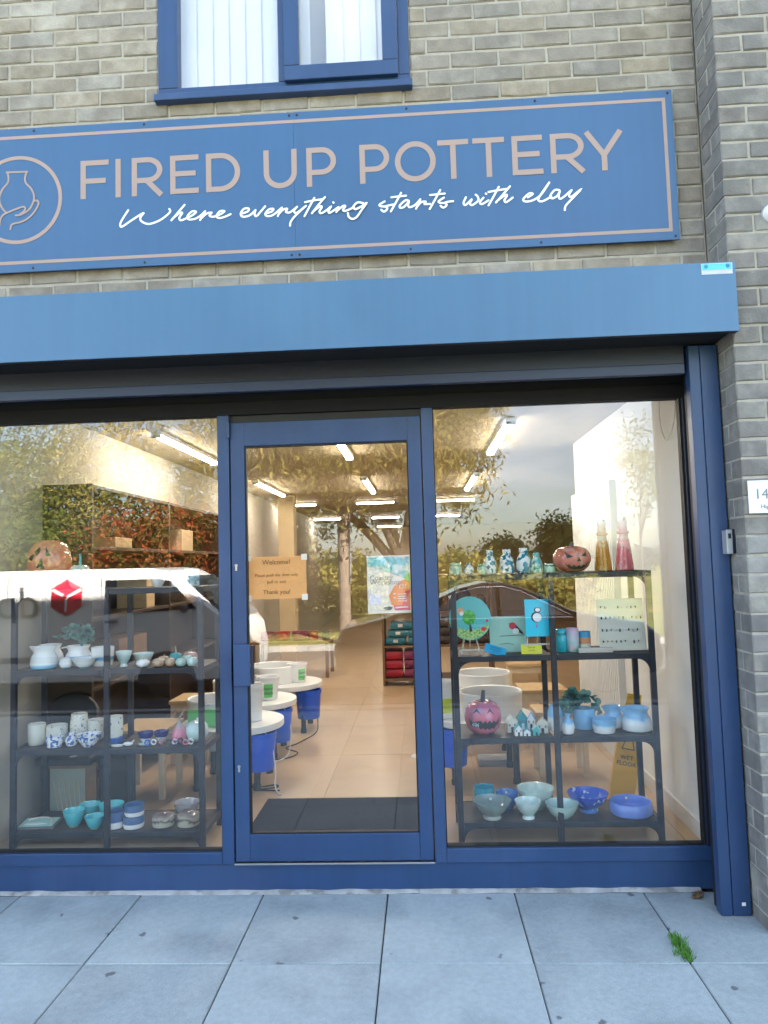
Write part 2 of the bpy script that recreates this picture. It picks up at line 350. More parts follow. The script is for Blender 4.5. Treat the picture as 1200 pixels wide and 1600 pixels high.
for _m in ('orange_paper', 'white_paper'):      # thin paper lets some lamp light through
    _n, _l = MATS[_m].node_tree.nodes, MATS[_m].node_tree.links; _b = _n['Principled BSDF']; _t = _n.new('ShaderNodeBsdfTranslucent'); _x = _n.new('ShaderNodeMixShader'); _x.inputs[0].default_value = .5
    _l.new(_b.inputs['Base Color'].links[0].from_socket, _t.inputs[0]); _l.new(_b.outputs[0], _x.inputs[1]); _l.new(_t.outputs[0], _x.inputs[2]); _l.new(_x.outputs[0], _n['Material Output'].inputs[0])
mat('ink', (.03, .03, .035), .6); mat('brown_ink', (.20, .085, .03), .7); mat('grey_ink', (.22, .25, .28), .7)
mat('mat_fibre', (.008, .010, .018), .98, var=.4, vscale=70, bump=1.0, bscale=260, col2=(.018, .022, .036), c2scale=120)
mat('cable', (.015, .015, .017), .5); mat('cable_white', (.7, .72, .74), .5)
mat('bag_teal', (.015, .20, .30), .4, var=.35, vscale=12); mat('bag_red', (.45, .008, .03), .4, var=.35, vscale=12); mat('bag_plum', (.26, .025, .10), .4, var=.3, vscale=12)
mat('bag_brown', (.075, .045, .035), .5, var=.5, vscale=16, bump=1, bscale=20); mat('red', (.55, .02, .03), .4); mat('bag_label', (.7, .75, .75), .6)
mat('blind', (.80, .82, .84), .7, var=.03)
mat('lime_plaster', (.30, .34, .30), .8)
mat('bark', (.10, .075, .055), .9, var=.3, vscale=9, bump=1, bscale=30)
mat('pole_wood', (.27, .21, .16), .85, var=.2, vscale=6, bump=.5)
mat('van_white', (.82, .82, .80), .28, coat=.5); mat('car_black', (.010, .011, .013), .2, coat=1.0); mat('car_glass', (.012, .016, .02), .04, spec=.8)
mat('tyre', (.02, .02, .021), .85); mat('rim', (.4, .41, .43), .35, .8); mat('van_red', (.72, .006, .035), .4); mat('van_red_deep', (.46, .004, .025), .4); mat('van_red_light', (.8, .03, .08), .4)
mat('van_grey', (.10, .10, .11), .5); mat('lamp_red', (.5, .01, .01), .2); mat('lamp_clear', (.6, .62, .65), .1)
mat('weed', (.085, .24, .022), .8, var=.4, vscale=60); mat('dead_leaf', (.16, .10, .05), .9, var=.4)
mat('brick_far', (.25, .21, .17), .9, var=.2, vscale=3)
leafmat('leaf_gold', (.075, .095, .02), (.21, .20, .05), (.43, .34, .10), .9)
leafmat('leaf_green', (.04, .07, .015), (.11, .155, .035), (.24, .24, .06), 1.0)
leafmat('leaf_red', (.05, .07, .014), (.22, .13, .04), (.50, .08, .04), 2.2)
leafmat('leaf_dark', (.012, .022, .008), (.025, .045, .014), (.05, .07, .02), .8)
leafmat('eucalyptus', (.10, .26, .23), (.15, .34, .31), (.24, .44, .40), 30)
glass('glass', .072, (.985, .99, .985)); glass('glass_upper', .10)
emis('tube', (1.0, .90, .76), TUBE)
def _brick_tex():
    m = mat('brick_wall_far', (.27, .24, .19), .9); n, l = m.node_tree.nodes, m.node_tree.links
    t = n.new('ShaderNodeTexBrick'); tc = n.new('ShaderNodeTexCoord'); mp = n.new('ShaderNodeMapping'); mp.inputs['Rotation'].default_value = (R(90), 0, 0)
    l.new(tc.outputs['Object'], mp.inputs[0]); l.new(mp.outputs[0], t.inputs['Vector']); t.inputs['Scale'].default_value = 1
    t.inputs['Brick Width'].default_value = .235; t.inputs['Row Height'].default_value = .0827; t.inputs['Mortar Size'].default_value = .006
    t.inputs['Color1'].default_value = (.30, .27, .21, 1); t.inputs['Color2'].default_value = (.23, .215, .18, 1); t.inputs['Mortar'].default_value = (.47, .45, .39, 1)
    l.new(t.outputs[0], n['Principled BSDF'].inputs['Base Color'])
_brick_tex()

# ================================================================== THE SETTING
FZ = .13                                  # shop floor level
# --- pavement of square slabs, each a piece
pav = tag(empty('pavement'), kind='structure')
bx('bedding', 'joint', pav, -9, 9, -4.4, .3, -.2, -.012)
SL = .605
def slab_mesh(seed):
    r = random.Random(seed); b = MB(); w = SL / 2 - .0028; ch = .004
    P = [(-w, -w), (w, -w), (w, w), (-w, w)]; P = [(x + r.uniform(-.001, .001), y + r.uniform(-.001, .001)) for x, y in P]
    Q = [(x * (1 - ch / w), y * (1 - ch / w)) for x, y in P]
    vs = [(x, y, -.03) for x, y in P] + [(x, y, -.004) for x, y in P] + [(x, y, 0) for x, y in Q]
    fs = [(0, 1, 5, 4), (1, 2, 6, 5), (2, 3, 7, 6), (3, 0, 4, 7), (4, 5, 9, 8), (5, 6, 10, 9), (6, 7, 11, 10), (7, 4, 8, 11), (8, 9, 10, 11)]
    return b.add(vs, fs).mesh('slab', 'slab')
slabs = [slab_mesh(i) for i in range(4)]
for j in range(7):
    for i in range(-8, 9):
        o = link('slab', random.choice(slabs), pav, (-.21 + SL * (i + .5), -.015 - SL * (j + .5), random.uniform(-.0015, .0015)), (random.uniform(-.002, .002), random.uniform(-.002, .002), random.choice((0, R(90), R(180), R(270)))))
# rough cement fillet where the slabs meet the shop sill
fb = MB(); xs = np.linspace(-2.6, 1.27, 110); prev = None
for k, x in enumerate(xs):
    d = .026 + .012 * noise.noise((x * 5, 0, 0)) + .003 * noise.noise((x * 31, 3, 0)); h = .016 + .005 * noise.noise((x * 9, 7, 0))
    fb.v += [(x, -d, .0015), (x, -d * .45, h * .8), (x, .02, h)]
    if k: o = 3 * k; fb.f += [(o - 3, o, o + 1, o - 2), (o - 2, o + 1, o + 2, o - 1)]
fb.build('cement_fillet', 'cement', pav, smooth=True)
kb = tag(empty('kerb'), kind='structure')
km = MB().box(-.45, .45, -.07, .07, -.3, 0).mesh('kerb_stone', 'kerb')
for i in range(-9, 10): link('kerb_stone', km, kb, (i * .912, -4.48, -.002))
tag(MB().box(-60, 60, -10.6, -4.56, -.4, -.12).build('road', 'asphalt'), kind='structure')
kb2 = tag(empty('far_kerb'), kind='structure')
for i in range(-9, 10): link('kerb_stone', km, kb2, (i * .912, -10.68, -.01))
g = MB(); n = 24
for i in range(n + 1):
    for j in range(n + 1):
        x = -110 + 220 * i / n; t = (j / n) ** 2; y = -10.76 - 150 * t; g.v.append((x, y, -.03 + .5 * t + .10 * noise.noise((x * .1, y * .1, 0))*min(1,t*8)))
for i in range(n):
    for j in range(n): a = i * (n + 1) + j; g.f.append((a, a + 1, a + n + 2, a + n + 1))
tag(g.build('lawn', 'lawn', smooth=True), kind='structure')

# --- shop interior shell
flo = tag(empty('floor'), kind='structure')
bx('screed', 'grout', flo, -2.4, 4.2, .06, 18, -.1, FZ - .004)
TW = .98
tm = MB().box(-TW / 2 + .0016, TW / 2 - .0016, -TW / 2 + .0016, TW / 2 - .0016, -.01, 0).mesh('floor_tile', 'floor_tile')
for i in range(-2, 5):
    for j in range(0, 18):
        cx, cyy = -.655 + TW * (i + .5), .03 + TW * (j + .5)
        if cx - TW / 2 > 4.0 or (cx > 1.2 and cyy < 2.4 and cx - TW / 2 > 1.4): continue
        link('floor_tile', tm, flo, (cx, cyy, FZ))
CZ = 2.60
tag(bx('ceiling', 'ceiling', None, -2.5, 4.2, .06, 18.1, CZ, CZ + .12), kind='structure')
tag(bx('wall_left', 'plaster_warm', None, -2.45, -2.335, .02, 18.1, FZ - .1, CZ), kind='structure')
wr = tag(empty('wall_right'), kind='structure')
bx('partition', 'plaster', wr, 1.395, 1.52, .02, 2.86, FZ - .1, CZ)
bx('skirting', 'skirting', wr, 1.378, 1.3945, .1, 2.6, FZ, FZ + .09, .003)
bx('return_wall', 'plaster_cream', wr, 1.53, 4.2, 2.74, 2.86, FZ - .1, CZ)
bx('side_wall', 'plaster_cream', wr, 4.08, 4.2, 2.87, 18.1, FZ - .1, CZ)
tag(bx('wall_back', 'plaster_cream', None, -2.33, 4.07, 17.2, 17.4, FZ - .1, CZ), kind='structure')
tag(bx('plinth', 'kerb', None, -2.5, 1.5, .07, .5, -.1, FZ - .012), kind='structure')

# ================================================================== BRICKWORK
bw = tag(empty('brick_wall'), 'grey-buff brick upper wall of the shop, around the name board and window', 'wall')
BL, BC, BZ0 = .2353, .0827, 3.012
_bc = {}
def brick_me(w, d, h, m, v):
    key = (round(w, 3), round(d, 3), round(h, 3), m, v)
    if key in _bc: return _bc[key]
    r = random.Random(hash(key) & 0xffff); b = MB(); ch = .005
    vs, rings = [], []
    def J(a): return a + r.uniform(-.0022, .0022)
    # rings front to back: inset front, full front, back
    for y, ins in ((0, ch), (ch, 0), (d, 0)):
        rings.append(len(vs))
        for x, z in ((-w / 2 + ins, -h / 2 + ins), (0, -h / 2 + ins), (w / 2 - ins, -h / 2 + ins), (w / 2 - ins, h / 2 - ins), (0, h / 2 - ins), (-w / 2 + ins, h / 2 - ins)):
            vs.append((J(x), y + (r.uniform(-.0012, .0012) if y < .01 else 0), J(z)))
    fs = [(0, 1, 4, 5), (1, 2, 3, 4)]
    for a in (0, 6):
        for k in range(6): k2 = (k + 1) % 6; fs.append((a + k, a + 6 + k, a + 6 + k2, a + k2))
    fs.append((17, 16, 13, 12)); fs.append((16, 15, 14, 13))
    _bc[key] = b.add(vs, fs).mesh('brick', m); return _bc[key]
JO = .0105
def brick(parent, x0, x1, yf, z0, z1, depth=.1, m='brick'):
    w, h = x1 - x0 - JO, z1 - z0 - JO
    if w < .02: return
    return link('brick', brick_me(w, depth, h, m, random.randrange(5)), parent, ((x0 + x1) / 2, yf + random.uniform(-.0025, .0025), (z0 + z1) / 2), (random.uniform(-.006, .006), random.uniform(-.006, .006), random.uniform(-.006, .006)))
YW = -.20
WIN = (-1.236, .022, 3.915)               # window opening in the upper wall: left, right, bottom
SIGN = (-2.95, 1.2685, 3.067, 3.805)
nb = 0
for k in range(-2, 19):
    z0 = BZ0 + BC * k; z1 = z0 + BC
    x = .93 + (.5 * BL if k % 2 else 0) - 14 * BL
    while x < 1.40:
        x0, x1 = x, min(x + BL, 1.400); x += BL
        if x1 < -2.55 or x0 > 1.39: continue
        segs = [(x0, x1)]
        if z1 > WIN[2] + .03:
            segs = []
            if x0 < WIN[0]: segs.append((x0, min(x1, WIN[0])))
            if x1 > WIN[1]: segs.append((max(x0, WIN[1]), x1))
        for a, b_ in segs:
            if z0 > SIGN[2] + .03 and z1 < SIGN[3] - .03 and b_ < SIGN[1] - .02: continue
            brick(bw, a, b_, YW, z0, z1); nb += 1
zt = BZ0 + BC * 19
Ym = YW + .006
bx('mortar', 'mortar', bw, -2.6, 1.40, Ym, .0, BZ0 - 1.8 * BC, WIN[2] - .001)
bx('mortar', 'mortar', bw, -2.6, WIN[0] - .001, Ym, .0, WIN[2], zt)
bx('mortar', 'mortar', bw, WIN[1] + .001, 1.40, Ym, .0, WIN[2], zt)
# the rest of the facade, out of the photograph's frame
bx('parapet', 'brick_wall_far', bw, -2.6, WIN[0] - .002, YW, .1, zt + .001, 5.2)
bx('parapet', 'brick_wall_far', bw, WIN[1] + .002, 1.40, YW, .1, zt + .001, 5.2)
bx('parapet', 'brick_wall_far', bw, -9, 9, YW + .003, .1, 5.205, 6.25)
bx('side_wall', 'brick_wall_far', bw, -9, -2.62, YW - .21, .1, -.05, 5.2)
bx('side_wall', 'brick_wall_far', bw, 2.36, 9, YW, .1, -.05, 5.2)
bx('roof', 'black', bw, -9, 9, .11, 18.5, 5.6, 5.75)
bx('outer_wall', 'brick_wall_far', bw, -2.62, -2.5, .11, 18.5, -.05, 5.55)
bx('outer_wall', 'brick_wall_far', bw, 4.25, 4.4, .11, 18.5, -.05, 5.55)
bx('rear_wall', 'brick_wall_far', bw, -2.6, 4.2, 18.2, 18.4, -.05, 5.55)
bx('lintel', 'black', bw, -2.55, 1.38, .003, .25, 2.62, 3.9)

pil = tag(empty('brick_pier'), 'projecting grey brick pier at the right edge, carrying the number plaque', 'pier')
YP, PC, PZ0 = -.41, .0842, 3.428 - .0842 * 41
for k in range(0, 54):
    z0 = PZ0 + PC * k; z1 = z0 + PC
    xs_ = [1.400, 1.527] if k % 2 == 0 else [1.400]
    x = xs_[-1]
    while x < 2.3: x += .2385; xs_.append(min(x, 2.362) if x < 2.3 else 2.362)
    for a, b_ in zip(xs_[:-1], xs_[1:]):
        dep = .205 if (k % 2 == 0 and a < 1.41) else .1
        brick(pil, a, b_, YP, z0, z1, dep, 'brick_grey')
    if k % 2 == 1:                          # closer brick of the reveal
        brick(pil, 1.400, 1.5, YP + .112, z0, z1, .09, 'brick_grey')
for o in list(pil.children): pass
bx('mortar', 'mortar', pil, 1.4085, 2.35, YP + .006, .1, -.06, PZ0 + PC * 54)
bx('pier_top', 'brick_wall_far', pil, 1.402, 2.35, YP, .1, PZ0 + PC * 54 + .002, 5.9)

# ================================================================== UPSTAIRS WINDOW
uw = tag(empty('upstairs_window', ((WIN[0] + WIN[1]) / 2, YW, WIN[2])), 'blue framed upstairs window with white vertical blinds, above the name board', 'window')
def U(n, m, *a, bevel=.004): 
    o = bx(n, m, None, *a, bevel=bevel); o.parent = uw; o.matrix_parent_inverse = Matrix.Translation(uw.location).inverted(); return o
ZT = 5.15; x0, x1 = WIN[0], WIN[1]
U('sill', 'navy', x0 - .012, x1 + .012, YW - .045, YW + .05, WIN[2] - .012, WIN[2] + .022)
U('frame_rail', 'navy', x0, x1, YW - .012, YW + .05, WIN[2] + .0225, WIN[2] + .068)
U('frame_rail', 'navy', x0, x1, YW - .012, YW + .05, ZT - .07, ZT)
U('frame_post', 'navy', x0, x0 + .10, YW - .0125, YW + .051, WIN[2] + .0685, ZT - .0705)
U('frame_post', 'navy', x1 - .055, x1, YW - .0125, YW + .051, WIN[2] + .0685, ZT - .0705)
U('mullion', 'navy', -.628, -.5955, YW - .0125, YW + .051, WIN[2] + .0685, ZT - .0705)
sx0, sx1, sz = -.595, -.034, WIN[2] + .054
sash = U('sash', 'navy', sx0, sx1, YW - .04, YW - .013, sz, sz + .075)
U('sash_stile', 'navy', sx0, sx0 + .075, YW - .0395, YW - .0135, sz + .0755, ZT - .1)
U('sash_stile', 'navy', sx1 - .075, sx1, YW - .0395, YW - .0135, sz + .0755, ZT - .1)
U('pane', 'glass_upper', x0 + .1, -.628, YW + .012, YW + .018, WIN[2] + .068, ZT - .07, bevel=0)
U('pane', 'glass_upper', -.5955, x1 - .055, YW - .002, YW + .004, WIN[2] + .068, ZT - .07, bevel=0)
for k in range(15):
    xx = x0 + .05 + k * .0835
    if k == 9: continue
    o = MB().box(-.0445, .0445, -.001, .001, WIN[2] + .05, ZT - .03).build('blind_slat', 'blind', None, loc=(xx, YW + .062, 0), rot=(0, 0, R(-7 + random.uniform(-2, 2))))
    o.parent = uw; o.matrix_parent_inverse = Matrix.Translation(uw.location).inverted()
U('added_backing', 'plaster', x0, x1, YW + .20, YW + .22, WIN[2] - .02, ZT, bevel=0)  # pale board added to brighten the gaps between the blind slats

# ================================================================== NAME BOARD
sg = tag(empty('name_board', (0, YW - .03, SIGN[2])), 'long blue name board with pinkish capitals and a vase-in-hand emblem', 'sign')
def P(o): o.parent = sg; o.matrix_parent_inverse = Matrix.Translation(sg.location).inverted(); return o
YB = YW - .035                              # face of the board
seams = [SIGN[0], -.556, SIGN[1]]
for a, b_ in zip(seams[:-1], seams[1:]):
    P(bx('panel', 'sign_blue', None, a + .0002, b_ - .0002, YB, YB + .006, SIGN[2], SIGN[3], .0015))
P(bx('batten', 'galv', None, -2.8, 1.2, YB + .0065, YW - .004, 3.62, 3.66)); P(bx('batten', 'galv', None, -2.8, 1.2, YB + .0065, YW - .004, 3.2, 3.24))
bt, bb, br, bl, tw = 3.766, 3.107, 1.236, -2.92, .0165
P(bx('border_line', 'sign_pink', None, bl, br, YB - .0012, YB - .0002, bt - tw, bt)); P(bx('border_line', 'sign_pink', None, bl, br, YB - .0012, YB - .0002, bb, bb + tw))
P(bx('border_line', 'sign_pink', None, br - tw, br, YB - .0012, YB - .0002, bb + tw + .0001, bt - tw - .0001)); P(bx('border_line', 'sign_pink', None, bl, bl + tw, YB - .0012, YB - .0002, bb + tw + .0001, bt - tw - .0001))
scr = MB().lathe([(.006, 0), (.006, .002), (.003, .0035), (0, .0036)], 10).mesh('screw', 'black', True)
for xx in (-1.86, -1.30, -.575, -.537, .0, .62, 1.248, -2.45):
    for zz in (SIGN[2] + .018, SIGN[3] - .016):
        P(link('screw', scr, None, (xx, YB, zz), (R(90), 0, 0)))
# capitals (stroke letters)
CB, CH, LW = 3.4215, .196, .0265
def arc(cx, cz, rx, rz, a0, a1, n=22): return [(cx + rx * math.cos(R(a0 + (a1 - a0) * i / n)), cz + rz * math.sin(R(a0 + (a1 - a0) * i / n))) for i in range(n + 1)]
def glyph(ch, w):
    h, t = CH, LW / 2
    if ch == 'I': return [[(w / 2, 0), (w / 2, h)]]
    if ch == 'F': return [[(t, 0), (t, h)], [(t, h - t), (w, h - t)], [(t, h * .46), (w * .9, h * .46)]]
    if ch == 'E': return [[(t, 0), (t, h)], [(t, h - t), (w, h - t)], [(t, h * .52), (w * .9, h * .52)], [(t, t), (w, t)]]
    if ch == 'T': return [[(w / 2, 0), (w / 2, h - t)], [(0, h - t), (w, h - t)]]
    if ch == 'Y': return [[(t * .6, h), (w / 2, h * .40)], [(w - t * .6, h), (w / 2, h * .40)], [(w / 2, h * .42), (w / 2, 0)]]
    if ch == 'U': return [[(t, h), (t, w / 2)] + arc(w / 2, w / 2 - .002, w / 2 - t, w / 2 - t - .002, 180, 360) + [(w - t, w / 2), (w - t, h)]]
    if ch == 'O': return [arc(w / 2, h / 2, w / 2 - t, h / 2 - t + .003, 0, 360, 44)]
    if ch == 'D': return [[(t, 0), (t, h)], [(t, h - t), (w * .42, h - t)] + arc(w * .42, h / 2, w * .58 - t, h / 2 - t, 90, -90) + [(t, t)]]
    if ch in 'PR':
        zb = h * (.36 if ch == 'P' else .40)
        q = [[(t, 0), (t, h)], [(t, h - t), (w * .52, h - t)] + arc(w * .52, (h - t + zb) / 2, w * .48 - t, (h - t - zb) / 2, 90, -90, 16) + [(t, zb)]]
        if ch == 'R': q.append([(w * .48, zb), (w - t * .4, 0)])
        return q
caps = [('F', 126, 170), ('I', 180, 189.5), ('R', 206, 254), ('E', 266, 310.5), ('D', 322, 375.5), ('U', 412, 464), ('P', 479, 525.5), ('P', 562, 608.5), ('O', 617, 681), ('T', 684, 732.5), ('T', 739, 788.5), ('E', 800, 848), ('R', 860, 912.5), ('Y', 914, 973.5)]
for ch, p0, p1 in caps:
    ym = 284 - (p0 - 125) * .0592
    X0, X1 = atY(p0, ym, YB).x, atY(p1, ym, YB).x
    b = MB()
    for q, st in enumerate(glyph(ch, X1 - X0)):
        b.ribbon([(X0 + x, CB + z) for x, z in st], LW, YB - .0016 - q * .0003, cap=False, dy=.000004, depth=.0012)
    P(b.build('letter', 'sign_pink'))
# handwriting line
def tr(crop, sc, pts): return [((lambda v: (v.x, v.z))(atY(crop[0] + x / sc, crop[1] + y / sc, YB))) for x, y in pts]
A, B_, C_, D_ = ((180, 280), 5.4545), ((370, 290), 5.4545), ((580, 280), 7.5), ((700, 270), 5.4545)
words = {
 'W': (A, [[(112, 265), (70, 330), (45, 380), (58, 406), (140, 352), (240, 290), (215, 330), (228, 362), (290, 383), (380, 352), (445, 305), (470, 275), (462, 255)]]),
 'here': (A, [[(592, 220), (540, 280), (480, 352)], [(484, 345), (545, 292), (572, 290), (548, 330), (560, 352), (600, 338), (660, 308), (690, 280), (655, 277), (618, 315), (628, 344), (680, 340), (725, 315), (768, 275)], [(768, 275), (745, 310), (725, 350)], [(732, 338), (780, 296), (822, 288), (805, 312), (840, 322), (900, 300), (932, 275), (895, 275), (866, 312), (882, 333), (930, 325), (985, 300)]]),
 'everything': (B_, [[(38, 242), (95, 220), (100, 196), (60, 200), (34, 240), (52, 266), (110, 255), (160, 210)], [(160, 210), (152, 245), (168, 262), (205, 222), (242, 178)], [(248, 240), (300, 222), (312, 200), (275, 205), (244, 242), (260, 262), (310, 252), (385, 190)], [(385, 190), (368, 225), (350, 262)], [(358, 245), (395, 208), (430, 200), (420, 226), (455, 230), (515, 183)], [(515, 183), (490, 215), (510, 236), (590, 176)], [(590, 176), (505, 255), (462, 310), (455, 345)], [(662, 108), (620, 185), (578, 265)], [(583, 145), (660, 130), (735, 120)], [(752, 103), (700, 165), (642, 240)], [(650, 228), (710, 182), (725, 190), (706, 224), (722, 240), (770, 212), (802, 186), (783, 222), (796, 236), (868, 188)], [(868, 188), (850, 230)], [(855, 222), (905, 180), (926, 182), (906, 212), (930, 220), (1000, 190)], [(1078, 155), (1030, 150), (994, 186), (1012, 206), (1062, 184), (1105, 155), (1060, 220), (1022, 274), (985, 290), (955, 270), (948, 240)], [(823, 148), (827, 152)]]),
 'starts': (C_, [[(158, 262), (100, 298), (112, 318), (180, 326), (185, 355), (150, 382), (118, 360)], [(170, 318), (250, 300), (272, 300)], [(350, 162), (295, 265), (230, 380)], [(236, 216), (320, 205), (408, 196)], [(440, 256), (400, 252), (338, 308), (342, 340), (385, 328), (440, 270), (432, 305), (452, 332), (515, 305), (575, 240)], [(575, 240), (550, 300), (525, 350)], [(535, 330), (585, 275), (638, 268), (625, 296), (690, 295)], [(808, 132), (750, 240), (685, 355)], [(690, 192), (770, 183), (862, 174)], [(852, 222), (792, 262), (805, 282), (872, 290), (880, 315), (845, 340), (812, 318)], [(862, 282), (905, 270), (960, 265)]]),
 'with': (D_, [[(152, 210), (132, 258), (150, 275), (200, 230), (186, 262), (208, 276), (258, 236), (250, 200), (235, 188)], [(302, 214), (272, 252), (290, 268), (345, 236)], [(322, 178), (326, 182)], [(432, 122), (390, 200), (345, 280)], [(345, 166), (420, 152), (500, 140)], [(527, 118), (470, 185), (408, 256)], [(418, 243), (488, 192), (500, 202), (480, 236), (496, 254), (550, 215)]]),
 'clay': (D_, [[(680, 210), (722, 182), (690, 178), (642, 225), (660, 246), (720, 236), (790, 190), (862, 84)], [(862, 84), (785, 195), (770, 235), (805, 244), (880, 205)], [(945, 148), (908, 150), (872, 196), (888, 220), (930, 198), (952, 160), (942, 200), (964, 222), (1052, 150)], [(1052, 150), (1030, 190), (1052, 206), (1132, 143), (1045, 235), (1002, 284), (994, 320)]]),
}
for wname, ((crop, sc), strokes) in words.items():
    b = MB()
    for q, st in enumerate(strokes):
        b.ribbon(smooth_path([(x, z, 0) for x, z in tr(crop, sc, st)], 5), .0095, YB - .0018 - q * .0004, dy=.000006, depth=.0008)
    P(b.build('handwriting', 'sign_white'))
# emblem
L_ = (0, 230), 9.41
c = atY(28, 312.6, YB); b = MB(); b.ribbon([(c.x + .2165 * math.cos(2 * math.pi * k / 72), c.z + .2165 * math.sin(2 * math.pi * k / 72)) for k in range(73)], .0185, YB - .0016, cap=False, dy=.000002, depth=.0012); P(b.build('emblem_ring', 'sign_pink'))
b = MB()
for q, (cl, st) in enumerate([(0, [(100, 372), (250, 368), (405, 362)]), (1, [(110, 370), (128, 450), (115, 530), (40, 620), (0, 710), (-8, 780), (15, 860), (55, 925), (100, 972)]), (1, [(395, 365), (372, 450), (385, 530), (460, 610), (500, 700), (500, 780), (470, 860), (430, 920), (370, 965), (300, 1000), (235, 1005)]),
        (1, [(-5, 1150), (5, 1080), (40, 1010), (100, 972), (200, 930), (340, 880), (375, 905), (345, 958), (300, 985)]), (1, [(510, 795), (550, 788), (572, 830), (540, 905), (480, 990), (400, 1060), (300, 1108), (200, 1130), (165, 1165), (160, 1210)])]):
    pts = tr(*L_, st); b.ribbon(smooth_path([(x, z, 0) for x, z in pts], 6 if cl else 1), .0092, YB - .0016 - q * .0003, dy=.000005, depth=.0012)
P(b.build('emblem_drawing', 'sign_pink'))

# ================================================================== ROLLER SHUTTER BOX + GUIDE RAIL
sb = tag(empty('shutter_box', (0, -.46, 2.55)), 'long pale blue roller shutter housing over the shop window', 'shutter box')
BX0, BX1, BZB, BZT, BYF = -2.55, 1.411, 2.548, 2.857, -.46
bx('fascia', 'box_blue', sb, BX0, BX1, BYF, BYF + .004, BZB, BZT, .0015).location = -sb.location
bx('top_plate', 'box_blue', sb, BX0, BX1, BYF + .0045, YW - .004, BZT - .004, BZT).location = -sb.location
bx('end_plate', 'navy', sb, BX1 - .004, BX1, BYF + .0045, YP - .004, BZB, BZT - .0045).location = -sb.location
bx('underside', 'recess_shade', sb, BX0, BX1 - .016, BYF + .012, -.20, BZB + .012, BZB + .016).location = -sb.location  # underside coloured near-black as painted shade
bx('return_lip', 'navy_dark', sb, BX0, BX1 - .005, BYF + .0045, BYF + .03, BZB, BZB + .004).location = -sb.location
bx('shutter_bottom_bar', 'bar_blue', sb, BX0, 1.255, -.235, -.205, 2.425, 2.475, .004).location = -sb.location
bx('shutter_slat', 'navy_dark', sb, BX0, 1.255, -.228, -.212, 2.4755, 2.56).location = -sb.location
st = bx('sticker', 'white_paper', sb, 1.265, 1.398, BYF - .0012, BYF - .0004, 2.803, 2.852); st.location = -sb.location
mat('cyan_print', (.10, .55, .85), .5)
o = bx('sticker_print', 'cyan_print', sb, 1.268, 1.395, BYF - .0020, BYF - .0013, 2.823, 2.850); o.location = -sb.location
for q, xx in enumerate((1.285, 1.378)):
    o = MB().prism([(xx + .009 * math.cos(2 * math.pi * k / 10), 2.838 + .009 * math.sin(2 * math.pi * k / 10)) for k in range(10)], BYF - .0028, BYF - .0021).build('sticker_dot', 'bag_teal', sb); o.location = -sb.location

rail = tag(empty('shutter_guide_rail', (1.33, -.25, 0)), 'tall blue shutter guide rail beside the brick pier', 'guide rail')
def RL(n, m, *a, bevel=.003): o = bx(n, m, rail, *a, bevel=bevel); o.location = -rail.location; return o
RL('rail_face', 'navy', 1.318, 1.397, -.255, -.20, .003, 2.55)
RL('rail_lip', 'navy', 1.266, 1.3155, -.255, -.20, .003, 2.55)
RL('channel', 'gasket', 1.275, 1.39, -.199, -.15, .003, 2.54)
RL('side_trim', 'navy_dark', 1.352, 1.395, -.149, -.002, .003, 2.54)
RL('bolt_cap', 'white_plastic', 1.355, 1.372, -.2575, -.2552, .045, .060)
kl = tag(empty('key_switch', (1.40, -.3, 1.58)), 'small dark key switch box with pale face on the guide rail', 'switch box')
b = bx('housing', 'navy_dark', kl, 1.372, 1.450, -.300, -.2555, 1.585, 1.695, .006); b.location = -kl.location
b = bx('face_plate', 'grey_plastic', kl, 1.366, 1.3715, -.300, -.2555, 1.583, 1.69, .002); b.location = -kl.location
b = bx('cover', 'galv', kl, 1.366, 1.393, -.306, -.3005, 1.583, 1.693, .004); b.location = -kl.location
b = bx('key_slot', 'black', kl, 1.373, 1.386, -.3085, -.3062, 1.652, 1.675, .001); b.location = -kl.location

# ================================================================== SHOPFRONT FRAME
sf = tag(empty('shopfront'), 'navy framed shop window either side of the glass door', 'shop window')
def F(n, m, *a, bevel=.003): return bx(n, m, sf, *a, bevel=bevel)
F('base_panel', 'navy', -2.55, 1.37, .0, .06, .004, .137, bevel=.002)
F('frame_rail', 'navy', -2.55, -1.0165, -.012, .06, .1385, .196)
F('frame_rail', 'navy', .080, 1.37, -.012, .06, .1385, .205)
F('frame_rail', 'recess_shade', -2.55, 1.37, -.012, .06, 2.362, 2.43)  # head rail and panel: shadow below the box is in their colour
F('head_panel', 'recess_shade', -2.55, 1.37, .002, .05, 2.4305, 2.62, bevel=0)
F('frame_post', 'navy', -1.016, -.957, -.012, .06, .1385, 2.3615)
F('frame_post', 'navy', .024, .0795, -.012, .06, .1385, 2.3615)
F('frame_post', 'navy_dark', 1.3135, 1.37, -.012, .06, .2055, 2.3615)
F('window_bead', 'gasket', 1.3045, 1.313, .006, .05, .2055, 2.3615, bevel=0)
F('window_bead', 'gasket', .080, .085, .006, .05, .2055, 2.3615, bevel=0)
F('window_bead', 'gasket', -1.0215, -1.0165, .006, .05, .1965, 2.3615, bevel=0)
F('window_bead', 'gasket', .0855, 1.304, .006, .05, .2055, .2105, bevel=0)
F('window_bead', 'gasket', -2.55, -1.022, .006, .05, .1965, .2015, bevel=0)
F('window_pane', 'glass', .0825, 1.308, .018, .026, .208, 2.368, bevel=0)
F('window_pane', 'glass', -2.345, -1.019, .018, .026, .199, 2.368, bevel=0)
F('frame_post', 'navy', -2.45, -2.3405, -.012, .06, .1965, 2.3615)
F('end_panel', 'navy', -2.622, -2.5505, -.2, .058, .004, 2.86)
F('threshold', 'steel', -.955, .0225, -.02, .05, .1375, .1455, bevel=.001)
